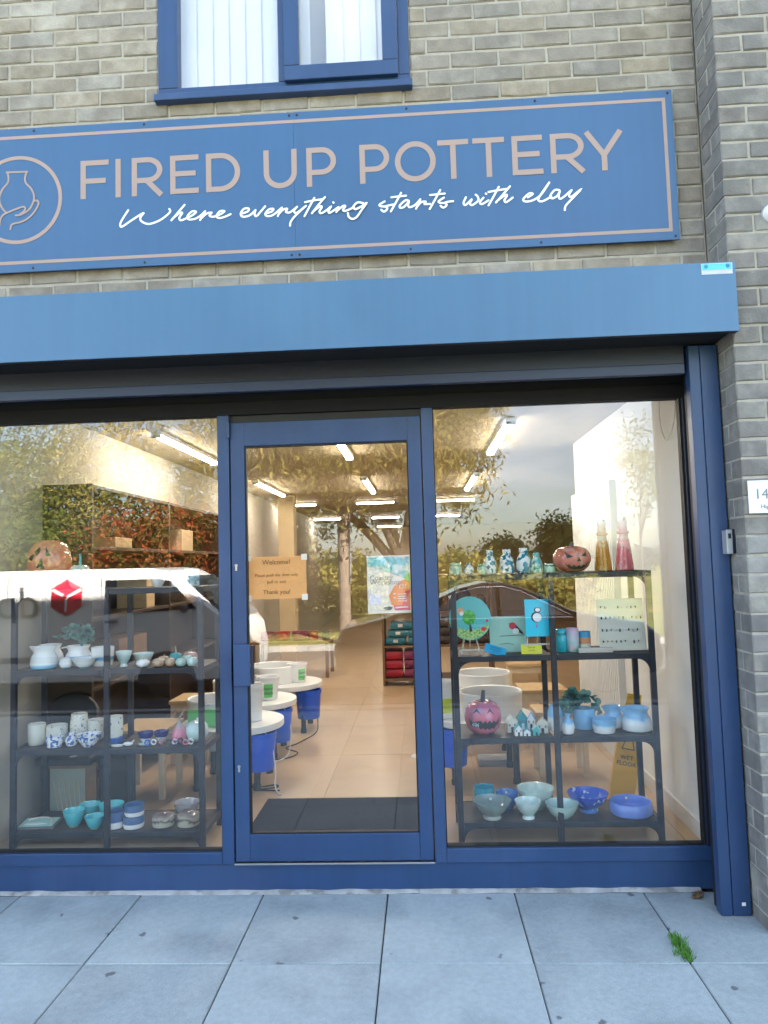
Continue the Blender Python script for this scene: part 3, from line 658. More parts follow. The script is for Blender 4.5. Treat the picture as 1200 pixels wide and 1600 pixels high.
# door
dr = tag(empty('shop_door', (-.466, 0, .147)), 'navy framed glass shop door with two paper notices on it', 'door')
def Dd(n, m, *a, bevel=.003): o = bx(n, m, dr, *a, bevel=bevel); o.location = -dr.location; return o
Dd('stile', 'navy', -.9505, -.880, -.006, .045, .149, 2.322); Dd('stile', 'navy', -.0475, .0175, -.006, .045, .149, 2.322)
Dd('rail', 'navy', -.8795, -.048, -.006, .045, .149, .278); Dd('rail', 'navy', -.8795, -.048, -.006, .045, 2.2, 2.322)
Dd('gasket', 'gasket', -.8795, -.873, .002, .03, .2785, 2.1995, bevel=0); Dd('gasket', 'gasket', -.0545, -.048, .002, .03, .2785, 2.1995, bevel=0)
Dd('gasket', 'gasket', -.8725, -.055, .002, .03, 2.193, 2.1995, bevel=0)
Dd('gasket', 'gasket', -.8725, -.055, .002, .03, .2785, .284, bevel=0)
Dd('pane', 'glass', -.8755, -.052, .012, .020, .2815, 2.1955, bevel=0)
Dd('shadow_gap', 'black', -.9565, -.951, .01, .04, .149, 2.322, bevel=0); Dd('shadow_gap', 'black', .018, .0235, .01, .04, .149, 2.322, bevel=0); Dd('shadow_gap', 'black', -.956, .023, .01, .04, 2.3225, 2.36, bevel=0)
Dd('pivot_hinge', 'navy', -.963, -.949, -.03, -.013, 2.24, 2.325, bevel=.004)
hp = Dd('pull_handle', 'navy', -.936, -.852, -.062, -.050, 1.003, 1.207, bevel=.005)
Dd('handle_stem', 'navy_dark', -.930, -.905, -.0495, -.0065, 1.03, 1.18)
Dd('handle_edge', 'navy_dark', -.8515, -.838, -.056, -.03, 1.012, 1.2, bevel=.003)
lk = [(0, .018), (.006, .016), (.008, .010), (.005, .004), (.005, -.016), (-.005, -.016), (-.005, .004), (-.008, .010), (-.006, .016)][::-1]
for zz in (1.585, .595):
    o = MB().prism([(-.928 + x, zz + z) for x, z in lk][::-1], -.010, -.0065).build('lock_cylinder', 'steel', dr); o.location = -dr.location

# notices on the inside of the door glass
def sheet(name, m, X0, X1, Z0, Z1, Y, curl=.004, nx=6, nz=6):
    b = MB()
    for j in range(nz + 1):
        for i in range(nx + 1):
            u, v = i / nx, j / nz
            b.v.append((X0 + (X1 - X0) * u, Y + curl * noise.noise((u * 2.1 + X0 * 5, v * 2.3, Z0)) + .002, Z0 + (Z1 - Z0) * v))
    for j in range(nz):
        for i in range(nx): a = j * (nx + 1) + i; b.f.append((a, a + 1, a + nx + 2, a + nx + 1))
    return b.build(name, m, smooth=True)
c0, c1 = atY(386.5, 937, .03), atY(478, 868, .03)
nz_ = tag(empty('orange_notice', (c0.x, .03, c0.z)), 'orange paper notice taped inside the door glass', 'notice')
o = sheet('paper', 'orange_paper', c0.x, c1.x, c0.z, c1.z, .030, .002); o.parent = nz_; o.location = -nz_.location
wd, hh = c1.x - c0.x, c1.z - c0.z; cx = (c0.x + c1.x) / 2
for body, fz, sz_ in (('Welcome!', .86, .034), ('Please push the door only', .56, .021), ('pull to exit', .40, .022), ('Thank you!', .16, .031)):
    o = link('lettering', text_mesh(body, sz_, 'brown_ink', depth=.0002), nz_, Vector((cx, .0265, c0.z + hh * fz)) - nz_.location, FRONT)
mat('tape', (.95, .85, .74), .3)
for q, (u, v, w_, h_) in enumerate(((.03, .97, .03, .03), (.97, .97, .03, .03), (.03, .03, .03, .03), (.97, .03, .03, .03))):
    o = bx('tape', 'tape', nz_, c0.x + wd * u - w_ / 2, c0.x + wd * u + w_ / 2, .0245, .0255, c0.z + hh * v - h_ / 2, c0.z + hh * v + h_ / 2); o.location = -nz_.location

c0, c1 = atY(575, 959, .03), atY(640, 867, .03)
pz = tag(empty('workshop_poster', (c0.x, .03, c0.z)), 'white workshop poster with teal and orange print inside the door glass', 'poster')
wd, hh = c1.x - c0.x, c1.z - c0.z
o = sheet('paper', 'white_paper', c0.x, c1.x, c0.z, c1.z, .032, .001); o.parent = pz; o.location = -pz.location
mat('print_teal', (.12, .45, .50), .6, col2=(.62, .70, .66), c2scale=28, c2lo=.45, c2hi=.58, var=.4, vscale=40); mat('print_orange', (.80, .22, .05), .6, col2=(.85, .45, .10), c2scale=9); mat('print_pink', (.62, .02, .12), .6); mat('print_green', (.05, .42, .09), .6); mat('print_lilac', (.78, .74, .82), .7); mat('print_slate', (.06, .11, .14), .6)
def pp(name, m, pts, dy): 
    o = MB().prism([(c0.x + wd * u, c0.z + hh * v) for u, v in pts], .0292 - dy, .0296 - dy).build(name, m, pz); o.location = -pz.location
pp('print', 'print_teal', [(.01, .83), (.40, .74), (.86, .60), (.985, .75), (.985, .975), (.01, .975)], 0)
pp('print', 'print_orange', [(.50, .30), (.55, .15), (.62, .12), (.985, .12), (.985, .60), (.80, .56), (.62, .46)], .0004)
pp('print', 'print_pink', [(.62, .05), (.985, .05), (.985, .40), (.88, .38), (.80, .14), (.60, .13)], .0008)
pp('print', 'print_green', [(.85, .60), (.985, .52), (.985, .68), (.93, .69)], .0012)
pp('print', 'print_lilac', [(.05, .16), (.30, .15), (.34, .24), (.33, .33), (.05, .34)], .0004)
pp('print', 'print_slate', [(.36, .09), (.42, .055), (.53, .055), (.58, .10), (.50, .12), (.40, .11)], .0012)
pp('print', 'white_paper', [(.63, .08), (.93, .09), (.93, .115), (.63, .105)], .0014)
for zf in (.20, .24, .28, .32): pp('print', 'white_paper', [(.70, zf), (.90, zf), (.90, zf + .014), (.70, zf + .014)], .0014)
for zf in (.25, .32): pp('print', 'white_paper', [(.60, zf), (.65, zf), (.65, zf + .03), (.60, zf + .03)], .0014)
for body, u, fz, sz_, m in (('Coaster', .06, .615, .036, 'grey_ink'), ('Workshop', .06, .535, .036, 'grey_ink'), ('£25', .72, .455, .028, 'white_paper')):
    link('lettering', text_mesh(body, sz_, m, 'LEFT', depth=.0002), pz, Vector((c0.x + wd * u, .0272, c0.z + hh * fz)) - pz.location, FRONT)

# number plaque and alarm dome on the pier
pq = tag(empty('number_plaque', (1.42, YP, 1.755)), 'white number plaque reading 14 on the brick pier', 'plaque')
o = bx('plate', 'white_plastic', pq, 1.422, 1.60, YP - .010, YP - .003, 1.755, 1.897, .002); o.location = -pq.location
link('lettering', text_mesh('14', .062, 'grey_ink', 'LEFT'), pq, Vector((1.446, YP - .0112, 1.836)) - pq.location, FRONT)
link('lettering', text_mesh('High Street', .026, 'grey_ink', 'LEFT'), pq, Vector((1.470, YP - .0112, 1.783)) - pq.location, FRONT)
al = tag(empty('alarm_dome', (1.607, YP, 3.085)), 'small white round alarm dome at the right edge of the brick pier', 'alarm')
MB().lathe([(.042, 0), (.042, .01), (.039, .024), (.028, .038), (0, .045)], 24).build('dome', 'white_plastic', al, True, rot=(R(90), 0, 0))
MB().lathe([(.047, -.004), (.047, .0), (.043, .004), (0, .0041)], 24).build('backplate', 'grey_plastic', al, True, rot=(R(90), 0, 0))

# weed and dead leaves on the slabs
wb = MB()
for k in range(230):
    t = random.random(); cx, cyy = .999 + random.gauss(0, .008 + .010 * math.sin(math.pi * t)), -.415 - .195 * t
    h = random.uniform(.008, .035) * (.6 + .7 * math.sin(math.pi * t)); a = random.uniform(0, 6.28); d = random.uniform(.004, .02); w = random.uniform(.0012, .0030)
    ux, uy = math.cos(a), math.sin(a)
    wb.add([(cx - uy * w, cyy + ux * w, -.002), (cx + uy * w, cyy - ux * w, -.002), (cx + ux * d * .6 + uy * w, cyy + uy * d * .6 - ux * w, h * .8), (cx + ux * d, cyy + uy * d, h)], [(0, 1, 2, 3)])
tag(wb.build('weed_tuft', 'weed'), 'small green weed growing in the paving joint near the pier', 'weed')
db = MB()
for k in range(26):
    x, y = random.uniform(1.21, 1.262), random.uniform(-.095, -.04); a = random.uniform(0, 6.28); s = random.uniform(.008, .018); z = random.uniform(.004, .014)
    db.add([(x + s * math.cos(a), y + s * math.sin(a), z), (x - s * .5 * math.sin(a), y + s * .5 * math.cos(a), z + .006), (x - s * math.cos(a), y - s * math.sin(a), z), (x + s * .5 * math.sin(a), y - s * .5 * math.cos(a), z - .002)], [(0, 1, 2, 3)])
tag(db.build('dead_leaves', 'dead_leaf'), 'dead brown leaves caught beside the foot of the guide rail', 'leaf litter', kind='stuff')
mat('stem_grey', (.14, .15, .17), .5, var=.3)
# ================================================================== INSIDE THE SHOP
# --- ceiling battens (lit)
rows = ((-1.90, 'left'), (-.63, 'middle'), (.67, 'right'))
def batten(cx, cyy, ln, along, label, group):
    t = tag(empty('ceiling_batten', (cx, cyy, CZ - .002)), label, 'light', group)
    w = .075
    a = (-w / 2, w / 2, -ln / 2, ln / 2) if along else (-ln / 2, ln / 2, -w / 2, w / 2)
    bx('housing', 'white_plastic', t, a[0], a[1], a[2], a[3], -.030, 0, .004)
    i = .006; e = .02
    q = (a[0] + i, a[1] - i, a[2] + e, a[3] - e) if along else (a[0] + e, a[1] - e, a[2] + i, a[3] - i)
    b = MB(); n = 8
    def sec(s): return [(.031 * math.cos(math.pi * k / n), -.030 - .024 * math.sin(math.pi * k / n)) for k in range(n + 1)]
    if along: pts = sec(0); b.add([(x, q[2], z) for x, z in pts] + [(x, q[3], z) for x, z in pts], [(k, k + 1, n + 2 + k, n + 1 + k) for k in range(n)] + [tuple(range(n + 1))[::-1], tuple(range(n + 1, 2 * n + 2))])
    else: pts = sec(0); b.add([(q[0], y, z) for y, z in pts] + [(q[1], y, z) for y, z in pts], [(k, n + 1 + k, n + 2 + k, k + 1) for k in range(n)] + [tuple(range(n + 1)), tuple(range(n + 1, 2 * n + 2))[::-1]])
    b.build('diffuser', 'tube', t)
    for s in (-1, 1):
        if along: bx('end_cap', 'grey_plastic', t, -.036, .036, s * (ln / 2 - .01) - .01, s * (ln / 2 - .01) + .01, -.056, -.0305, .003)
        else: bx('end_cap', 'grey_plastic', t, s * (ln / 2 - .01) - .01, s * (ln / 2 - .01) + .01, -.036, .036, -.056, -.0305, .003)
for rx, rn in rows:
    batten(rx, 2.25, 1.5, True, f'lengthways lit ceiling batten nearest the window, {rn} row', 'ceiling battens running lengthways')
    batten(rx, 5.5, 1.7, True, f'second lengthways lit ceiling batten back from the window, {rn} row', 'ceiling battens running lengthways')
    batten(rx - .08, 8.0, .64, False, f'crossways lit ceiling batten of the front crossways line, {rn} row', 'ceiling battens running crossways')
    batten(rx - .10, 11.9, .62, False, f'crossways lit ceiling batten of the middle crossways line, {rn} row', 'ceiling battens running crossways')
batten(-.82, 15.8, .66, False, 'farthest crossways lit ceiling batten, deep in the shop', 'ceiling battens running crossways')

# --- door mat
mb = MB().box(-1.0, -.01, .36, .96, FZ + .0012, FZ + .012)
tag(mb.build('door_mat', 'mat_fibre', bevel=.004), 'dark fibre door mat just inside the glass door', 'mat')
tag(MB().lathe([(.075, 0), (.075, .001), (0, .0012)], 32).build('floor_sticker', 'white_paper', loc=(-.045, 1.93, FZ + .001)), 'round white sticker on the floor tiles behind the door', 'sticker')

# --- potter's wheels
def bucket(parent_name, x, y, z, r, h, m, label, cat, note=None, group=None):
    t = tag(empty(parent_name, (x, y, z)), label, cat, group)
    MB().lathe([(r * .82, .001), (r * .84, .004), (r * .97, h * .86), (r * 1.0, h * .87), (r * 1.03, h * .93), (r * 1.03, h), (r * .96, h), (r * .94, h * .9), (r * .80, .02), (0, .015)], 30).build('tub', m, t, True)
    b = MB(); pts = [Vector((r * 1.02 * math.cos(a), r * 1.02 * math.sin(a), h * .8 - .05 * math.sin(a - .4) ** 2)) for a in np.linspace(.4, math.pi + .4, 12)]
    b.tube(pts, .0022, 5).build('handle', 'steel', t)
    if note:
        mm, body, a0, half, z0, z1 = note; b = MB(); k = 6
        for j, zz in enumerate((z0, z1)):
            for i in range(k + 1):
                a = a0 - half + 2 * half * i / k; rr = r * (.84 + .15 * zz) * 1.02 + .001
                b.v.append((rr * math.cos(a), rr * math.sin(a), h * zz))
        b.f = [(i, i + 1, k + 2 + i, k + 1 + i) for i in range(k)]
        nn = b.build('note', mm, t)
        if body:
            for li, line in enumerate(body.split('\n')):
                me = text_mesh(line, .036, 'ink'); rr = r * .97 + .0035
                link('lettering', me, nn, (rr * math.cos(a0), rr * math.sin(a0), h * (z0 + z1) / 2 + .018 - .034 * li), (R(90), 0, a0 + R(90)))
    return t
def wheel(cx, cyy, label, panx, rot=0.0, top=.545):
    t = tag(empty('potters_wheel', (cx, cyy, FZ)), label, 'pottery wheel', 'pottery wheels on the shop floor')
    h = top - FZ
    pts = [(.335 * math.cos(a) * 1.02, .335 * math.sin(a)) for a in np.linspace(0, 2 * math.pi, 41)[:-1]]
    MB().prismz(pts, h - .045, h).build('table_top', 'white_plastic', t, bevel=.006)
    MB().lathe([(.205, h + .001), (.212, h + .01), (.212, h + .13), (.217, h + .145), (.212, h + .155), (.200, h + .15), (.196, h + .02), (0, h + .012)], 36, (panx, 0, 0)).build('splash_pan', 'white_plastic', t, True)
    MB().lathe([(.14, h + .06), (.14, h + .075), (0, h + .0755)], 30, (panx, 0, 0)).build('wheel_head', 'galv', t, True)
    for sx in (-1, 1):
        for sy in (-1, 1): MB().lathe([(.026, .001), (.026, .03), (.021, .04), (.021, h - .046)], 14, (sx * .20, sy * .19, 0)).build('leg', 'black', t, True)
    bx('crossbar', 'black', t, -.2, .2, -.012, .012, h - .09, h - .046)
    bx('motor_case', 'grey_plastic', t, -.15, .08, -.10, .10, h - .19, h - .0905, .01)
    return t
whl = [(-1.315, 1.36), (-1.36, 2.12), (-1.265, 2.92)]
for k, (x, y) in enumerate(whl):
    wheel(x, y, ['white pottery wheel nearest the door, left of the aisle', 'white pottery wheel in the middle of the left row', 'white pottery wheel farthest back in the left row'][k], -.10)
    bucket('water_bucket', x + .125, y - .03, .5465, .088, [.235, .175, .165][k], 'white_plastic', ['tall white bucket on the wheel nearest the door', 'white bucket with green note on the middle left wheel', 'white bucket with green note on the farthest left wheel'][k], 'bucket', None if k == 0 else ('green_note', 'hand\nwash', R(-75 + 25 * (k == 2)), .42, .12, .72), 'white buckets on the wheels')
    bucket('blue_bucket', x + [.20, .215, .235][k], y - .12, .245, .115, .245, 'blue_plastic', ['blue bucket under the wheel nearest the door', 'blue bucket under the middle left wheel', 'blue bucket under the farthest left wheel'][k], 'bucket', None, 'blue buckets under the wheels')
# bright note on the near left wheel's pan, facing the window
nn = tag(bx('green_card', 'green_note', None, -1.56, -1.36, 1.128, 1.130, .553, .66), 'bright green card on the near left wheel, beside the gourds', 'card')
for k, (x, y) in enumerate(((.38, 1.42), (.40, 2.25))):
    wheel(x, y, ['white pottery wheel behind the right display shelves, nearer the window', 'white pottery wheel behind another wheel on the right side'][k], .065)
bucket('water_bucket', .125, 1.32, .5465, .085, .24, 'white_plastic', 'white bucket with lime note on the right wheel, beside the door frame', 'bucket', ('lime_note', None, R(-70), .5, .15, .55), 'white buckets on the wheels')
bucket('blue_bucket', .17, 1.28, .245, .11, .245, 'blue_plastic', 'blue bucket under the near right pottery wheel', 'bucket', None, 'blue buckets under the wheels')
tag(bx('foot_pedal', 'grey_plastic', None, .36, .60, 1.62, 1.78, FZ + .001, FZ + .05, .012), 'grey foot pedal on the floor by the right pottery wheel', 'pedal')
def cable(pts, m, label, r=.0045): return tag(MB().tube(smooth_path(pts, 6), r, 6).build('power_cable', m, None, True), label, 'cable', 'cables under the wheels')
z = FZ + .007
cable([(-1.10, 1.26, .50), (-1.03, 1.22, .42), (-1.0, 1.20, .25), (-.995, 1.16, .16), (-.96, 1.08, z), (-.93, 1.05, z)], 'cable_white', 'white cable hanging from the wheel nearest the door')
cable([(-1.14, 1.24, .46), (-1.085, 1.2, .36), (-1.10, 1.18, .22), (-1.15, 1.2, z), (-1.02, 1.25, z), (-.99, 1.2, z), (-1.10, 1.15, z), (-.96, 1.13, z)], 'cable', 'black cable looped on the floor by the wheel nearest the door')
cable([(-1.10, 2.02, .50), (-1.04, 1.98, .35), (-1.05, 1.95, .17), (-1.10, 1.85, z), (-1.2, 1.8, z)], 'cable_white', 'white cable hanging from the middle left wheel')
cable([(-1.0, 2.85, .50), (-.96, 2.82, .40), (-.95, 2.80, .22), (-.955, 2.7, z), (-1.05, 2.35, z), (-1.12, 2.2, z), (-1.0, 2.05, z), (-1.06, 1.9, z), (-1.2, 1.85, z)], 'cable', 'dark cable snaking over the floor from the farthest left wheel')

# --- wooden stools
def stool(x0, x1, y0, y1, ztop, label, m='pale_wood'):
    cx, cyy = (x0 + x1) / 2, (y0 + y1) / 2; t = tag(empty('wooden_stool', (cx, cyy, FZ)), label, 'stool', 'pale wooden stools')
    w, d, h = (x1 - x0) / 2, (y1 - y0) / 2, ztop - FZ
    bx('seat', 'pine', t, -w, w, -d, d, h - .028, h, .004)
    for sx in (-1, 1):
        for sy in (-1, 1): bx('leg', m, t, sx * (w - .028) - .018, sx * (w - .028) + .018, sy * (d - .028) - .018, sy * (d - .028) + .018, .001, h - .0285, .003)
        bx('apron', m, t, sx * (w - .028) - .009, sx * (w - .028) + .009, -d + .047, d - .047, h - .09, h - .0287)
    for sy in (-1, 1): bx('apron', m, t, -w + .047, w - .047, sy * (d - .028) - .009, sy * (d - .028) + .009, h - .09, h - .0287)
stool(-2.0, -1.66, .98, 1.36, .565, 'pale wooden stool behind the left display shelves, nearest the window')
stool(-1.92, -1.62, 1.78, 2.12, .60, 'pale wooden stool behind the left shelves, farther back')
stool(.735, 1.085, 1.33, 1.62, .56, 'pale wooden stool behind the right shelves, nearest the window')
stool(.74, 1.10, 2.1, 2.45, .57, 'pale wooden stool behind the right shelves, second from the window')
stool(.78, 1.16, 3.3, 3.65, .60, 'pale wooden stool behind the right shelves, farthest back')

# --- dark shelving along the left wall
cab = tag(empty('dark_shelving', (-2.17, .74, FZ)), 'tall dark wood shelving against the left wall of the shop', 'shelving')
def K(n, m, *a, bevel=.002): o = bx(n, m, cab, *a, bevel=bevel); o.location = -cab.location; return o
K('end_panel', 'dark_wood', -2.325, -2.02, .74, .765, FZ + .001, 2.13); K('end_panel', 'dark_wood', -2.325, -2.02, 3.6, 3.625, FZ + .001, 2.13)
K('end_panel', 'dark_wood', -2.325, -2.02, 2.1, 2.12, FZ + .001, 2.13)
K('back_panel', 'dark_wood', -2.333, -2.3255, .74, 3.625, FZ + .001, 2.13)
for zz in (.35, .85, 1.28, 1.72, 2.105):
    for a, b_ in ((.7655, 2.0995), (2.1205, 3.5995)): K('shelf', 'dark_wood', -2.325, -2.025, a, b_, zz, zz + .022)
for k, (y, zz, dy, dz, m, lab) in enumerate(((1.15, 1.743, .28, .07, 'pine', 'flat tan box on the upper dark shelf'), (1.7, 1.303, .16, .28, 'pine', 'upright tan box on the middle dark shelf'), (2.6, 1.303, .35, .2, 'mid_wood', 'brown carton on the middle dark shelf, far bay'), (1.2, .873, .5, .25, 'mid_wood', 'wide brown carton on a lower dark shelf'), (2.5, 1.743, .3, .18, 'plaster_cream', 'cream carton on the upper dark shelf, far bay'))):
    tag(bx('storage_box', m, None, -2.28, -2.05, y, y + dy, zz, zz + dz, .004), lab, 'box', 'boxes on the dark shelving')
# dark chair, framed panel and black bin behind the left display
ch = tag(empty('dark_chair', (-2.12, .66, FZ)), 'dark rounded chair behind the left display shelves', 'chair')
MB().prism([(.17 * math.cos(a) * 1.0 * (1 if abs(math.cos(a)) > .3 else 1.05), .16 * math.sin(a)) for a in np.linspace(0, 2 * math.pi, 33)[:-1]], -.02, .02).build('backrest', 'black', ch, bevel=.012, loc=(0, .04, .57), rot=(R(-8), 0, 0))
bx('seat', 'black', ch, -.17, .17, -.09, .06, .33, .38, .015)
MB().tube([(0, -.0, .02), (0, 0, .33)], .025, 10).build('stem', 'black', ch, True)
for k in range(5):
    a = 2 * math.pi * k / 5; MB().tube([(0, 0, .045), (.15 * math.cos(a), .09 * math.sin(a), .025)], .014, 8).build('foot', 'black', ch, True)
fr = tag(empty('framed_panel', (-2.08, .60, FZ)), 'brown framed panel with reeds leaning low behind the left shelves', 'panel')
bx('panel_board', 'lime_plaster', fr, -.125, .085, 0, .012, .02, .31); bx('side_board', 'mid_wood', fr, .086, .15, .0, .02, .001, .34, .003); bx('top_board', 'mid_wood', fr, -.13, .0855, -.004, .02, .311, .335, .002)
for k in range(6): MB().tube([(-.06 + .025 * k, -.006, .02), (-.10 + .03 * k, -.008, .24)], .002, 5).build('reed', 'pale_wood', fr)
bn = tag(empty('black_bin', (-1.84, .70, FZ)), 'black open bin standing behind the left shelves', 'bin')
MB().prismz([(-.09, -.07), (.08, -.07), (.08, .07), (-.09, .07)], .001, .37).build('body', 'black', bn, bevel=.01)
bx('rim', 'black', bn, -.1, .09, -.08, .08, .371, .39, .006)

# --- clay shelf deep in the shop
cs = tag(empty('clay_rack', (-.49, 5.0, FZ)), 'wooden rack of bagged clay deep in the shop beside the aisle', 'rack')
def Q(n, m, *a): o = bx(n, m, cs, *a, bevel=.003); o.location = -cs.location; return o
for xx in (-.49, .14, .80): Q('upright', 'mid_wood', xx, xx + .03, 5.0, 5.45, FZ + .001, 1.42)
for zz in (.19, .575, .97, 1.40):
    for a, b_ in ((-.4595, .1395), (.1705, .7995)): Q('shelf', 'mid_wood', a, b_, 4.99, 5.45, zz, zz + .025)
def bag(x, y, z, w, h, m, label, group, lab=False):
    b = MB().lathe([(0, 0), (.7, .01), (.93, .12), (1.0, .4), (1.0, .6), (.95, .86), (.7, .98), (0, 1.0)], 24, rib=lambda a, zz: 1 / max(abs(math.cos(a)), abs(math.sin(a))) ** .9)
    b.v = [(p[0] * w / 2 + .006 * noise.noise((p[0] * 4 + x * 9, p[1] * 4, p[2] * 3 + z * 7)), p[1] * .19, p[2] * h + .008 * noise.noise((p[0] * 3 + x * 20, p[1] * 3, z * 30))) for p in b.v]
    o = b.build('clay_bag', m, None, True, loc=(x, y, z)); tag(o, label, 'clay bag', group)
    if lab: bx('bag_label', 'bag_label', o, -.028, .028, -.196, -.191, h * .35, h * .7)
for k in range(3):
    n_ = ('bottom', 'middle', 'top')[k]
    bag(-.355, 5.22, .2165 + k * .105, .205, .112, 'bag_red', f'bright red clay bag, {n_} of its pile on the low rack shelf', 'red clay bags')
    bag(-.135, 5.22, .2165 + k * .105, .215, .112, 'bag_plum', f'plum clay bag, {n_} of the pile beside the red bags', 'plum clay bags')
    bag(.045, 5.22, .2165 + k * .105, .13, .112, 'bag_plum', f'narrow plum clay bag, {n_} of the pile at the rack upright', 'plum clay bags')
    bag(-.33 + .03 * k, 5.22, .6015 + k * .09, .25, .096, 'bag_teal', f'teal clay bag, {n_} of the left pile on the middle rack shelf', 'teal clay bags', True)
    bag(-.05, 5.22, .6015 + k * .09, .27, .096, 'bag_teal', f'teal clay bag, {n_} of the right pile on the middle rack shelf', 'teal clay bags', k < 2)
    bag(.33, 5.22, .6015 + k * .1, .28, .108, 'bag_brown', f'brown lumpy clay bag, {n_} of the left pile behind the display', 'brown clay bags')
    bag(.63, 5.22, .6015 + k * .1, .28, .108, 'bag_brown', f'brown lumpy clay bag, {n_} of the right pile behind the display', 'brown clay bags')
for k, (x, r, h, m) in enumerate(((-.36, .07, .16, 'red'), (.28, .09, .2, 'mid_wood'), (.5, .1, .26, 'bag_brown'), (.7, .08, .17, 'mid_wood'))):
    o = MB().lathe([(.6, 0), (1, .35), (.85, .75), (.5, .9), (.6, 1), (.5, .98), (.45, .9), (0, .5)], 20)
    o.v = [(a * r, b_ * r, c_ * h) for a, b_, c_ in o.v]
    tag(o.build('stored_pot', m, None, True, loc=(x, 5.2, .996)), ['red pot on the upper shelf of the clay rack', 'brown pot on the clay rack, left of the tall one', 'tall dark pot on the clay rack behind the painted tiles', 'brown pot at the right end of the clay rack'][k], 'pot', 'pots on the clay rack')
# pillar, far table, extinguisher
tag(bx('pillar', 'plaster_cream', None, -2.06, -1.83, 6.75, 6.98, FZ, CZ, .004), kind='structure')
ft = tag(empty('work_table', (-1.75, 6.0, FZ)), 'far work table with red and dark tubs, left of the aisle', 'table')
bx('table_top', 'mid_wood', ft, -.5, .55, -.3, .3, .44, .47, .003)
for sx in (-.46, .5):
    for sy in (-.26, .26): bx('leg', 'mid_wood', ft, sx - .02, sx + .02, sy - .02, sy + .02, .001, .4395)
for k, (x, m, w) in enumerate(((-2.05, 'bag_plum', .1), (-1.85, 'bag_red', .1), (-1.62, 'bag_plum', .12), (-1.45, 'bag_red', .07), (-1.28, 'stem_grey', .05))):
    tag(MB().lathe([(w * .8, 0), (w, .02), (w, .10), (w * 1.05, .11), (w * .9, .11), (w * .85, .03), (0, .02)], 18).build('tub', m, None, True, loc=(x, 5.9, FZ + .471)), ['plum tub at the left end of the far work table', 'wide red tub on the far work table', 'wide plum tub in the middle of the far work table', 'small red tub on the far work table', 'small grey tub at the right end of the far work table'][k], 'tub', 'tubs on the far work table')
p = atY(281, 868, 3.9)
fe = tag(empty('fire_extinguisher', (-2.26, 3.9, 1.45)), 'dark red fire extinguisher hung on the left wall past the dark shelving', 'extinguisher')
MB().lathe([(.055, 0), (.06, .01), (.06, .28), (.045, .32), (.02, .34), (0, .341)], 18).build('cylinder', 'red', fe, True)
bx('valve', 'black', fe, -.02, .02, -.02, .02, .3415, .38, .003); MB().tube(smooth_path([(.02, 0, .36), (.075, 0, .33), (.078, 0, .2), (.07, 0, .12)], 5), .008, 6).build('hose', 'black', fe, True); bx('bracket', 'steel', fe, -.074, -.061, -.02, .02, .1, .2)
# ribbed white folding door on the right wall
fd = tag(empty('folding_door', (1.39, 1.55, FZ)), 'white ribbed folding door on the right wall of the shop', 'folding door')
for k in range(26):
    MB().prismz([(0, 0), (-.045, .008), (-.045, .028), (0, .036)], .005, 2.0).build('rib', 'plaster', fd, loc=(.004, .05 * k, 0))
# wet floor sign
wf = tag(empty('wet_floor_sign', (1.13, .80, FZ + .013)), 'yellow folding wet floor sign leaning behind the right shelves', 'floor sign'); wf.rotation_euler = (0, R(9), R(-12))
for s, yy in ((0, -.035), (1, .035)):
    b = MB(); b.prism([(-.075, .001), (.065, .001), (.075, .30), (.045, .62), (-.035, .62), (-.068, .30)], -.006, .006)
    o = b.build('panel', 'yellow_sign', wf, bevel=.004, loc=(0, yy, 0), rot=(R(-3.0 if s == 0 else 3.0), 0, 0))
    if s == 0:
        for a, b_ in (((-.032, .32), (.002, .44)), ((.002, .44), (.036, .32)), ((.036, .32), (-.032, .32))): MB().ribbon([a, b_], .005, -.0072, False).build('warning_mark', 'ink', o)
        for q, (bd, zz) in enumerate((('WET', .27), ('FLOOR', .235))): link('lettering', text_mesh(bd, .034, 'ink'), o, (0, -.0075, zz), FRONT)
MB().tube([(-.035, 0, .625), (.045, 0, .625)], .014, 8).build('hinge', 'yellow_sign', wf, True)
# cable loops on the right wall near the ceiling
tag(MB().tube(smooth_path([(1.385, .25, 2.5), (1.38, .3, 2.3), (1.375, .42, 2.22), (1.38, .52, 2.35), (1.385, .5, 2.5)], 6), .004, 6).build('wall_cable', 'white_plastic', None, True), 'white cable loop hanging high on the right interior wall', 'cable')

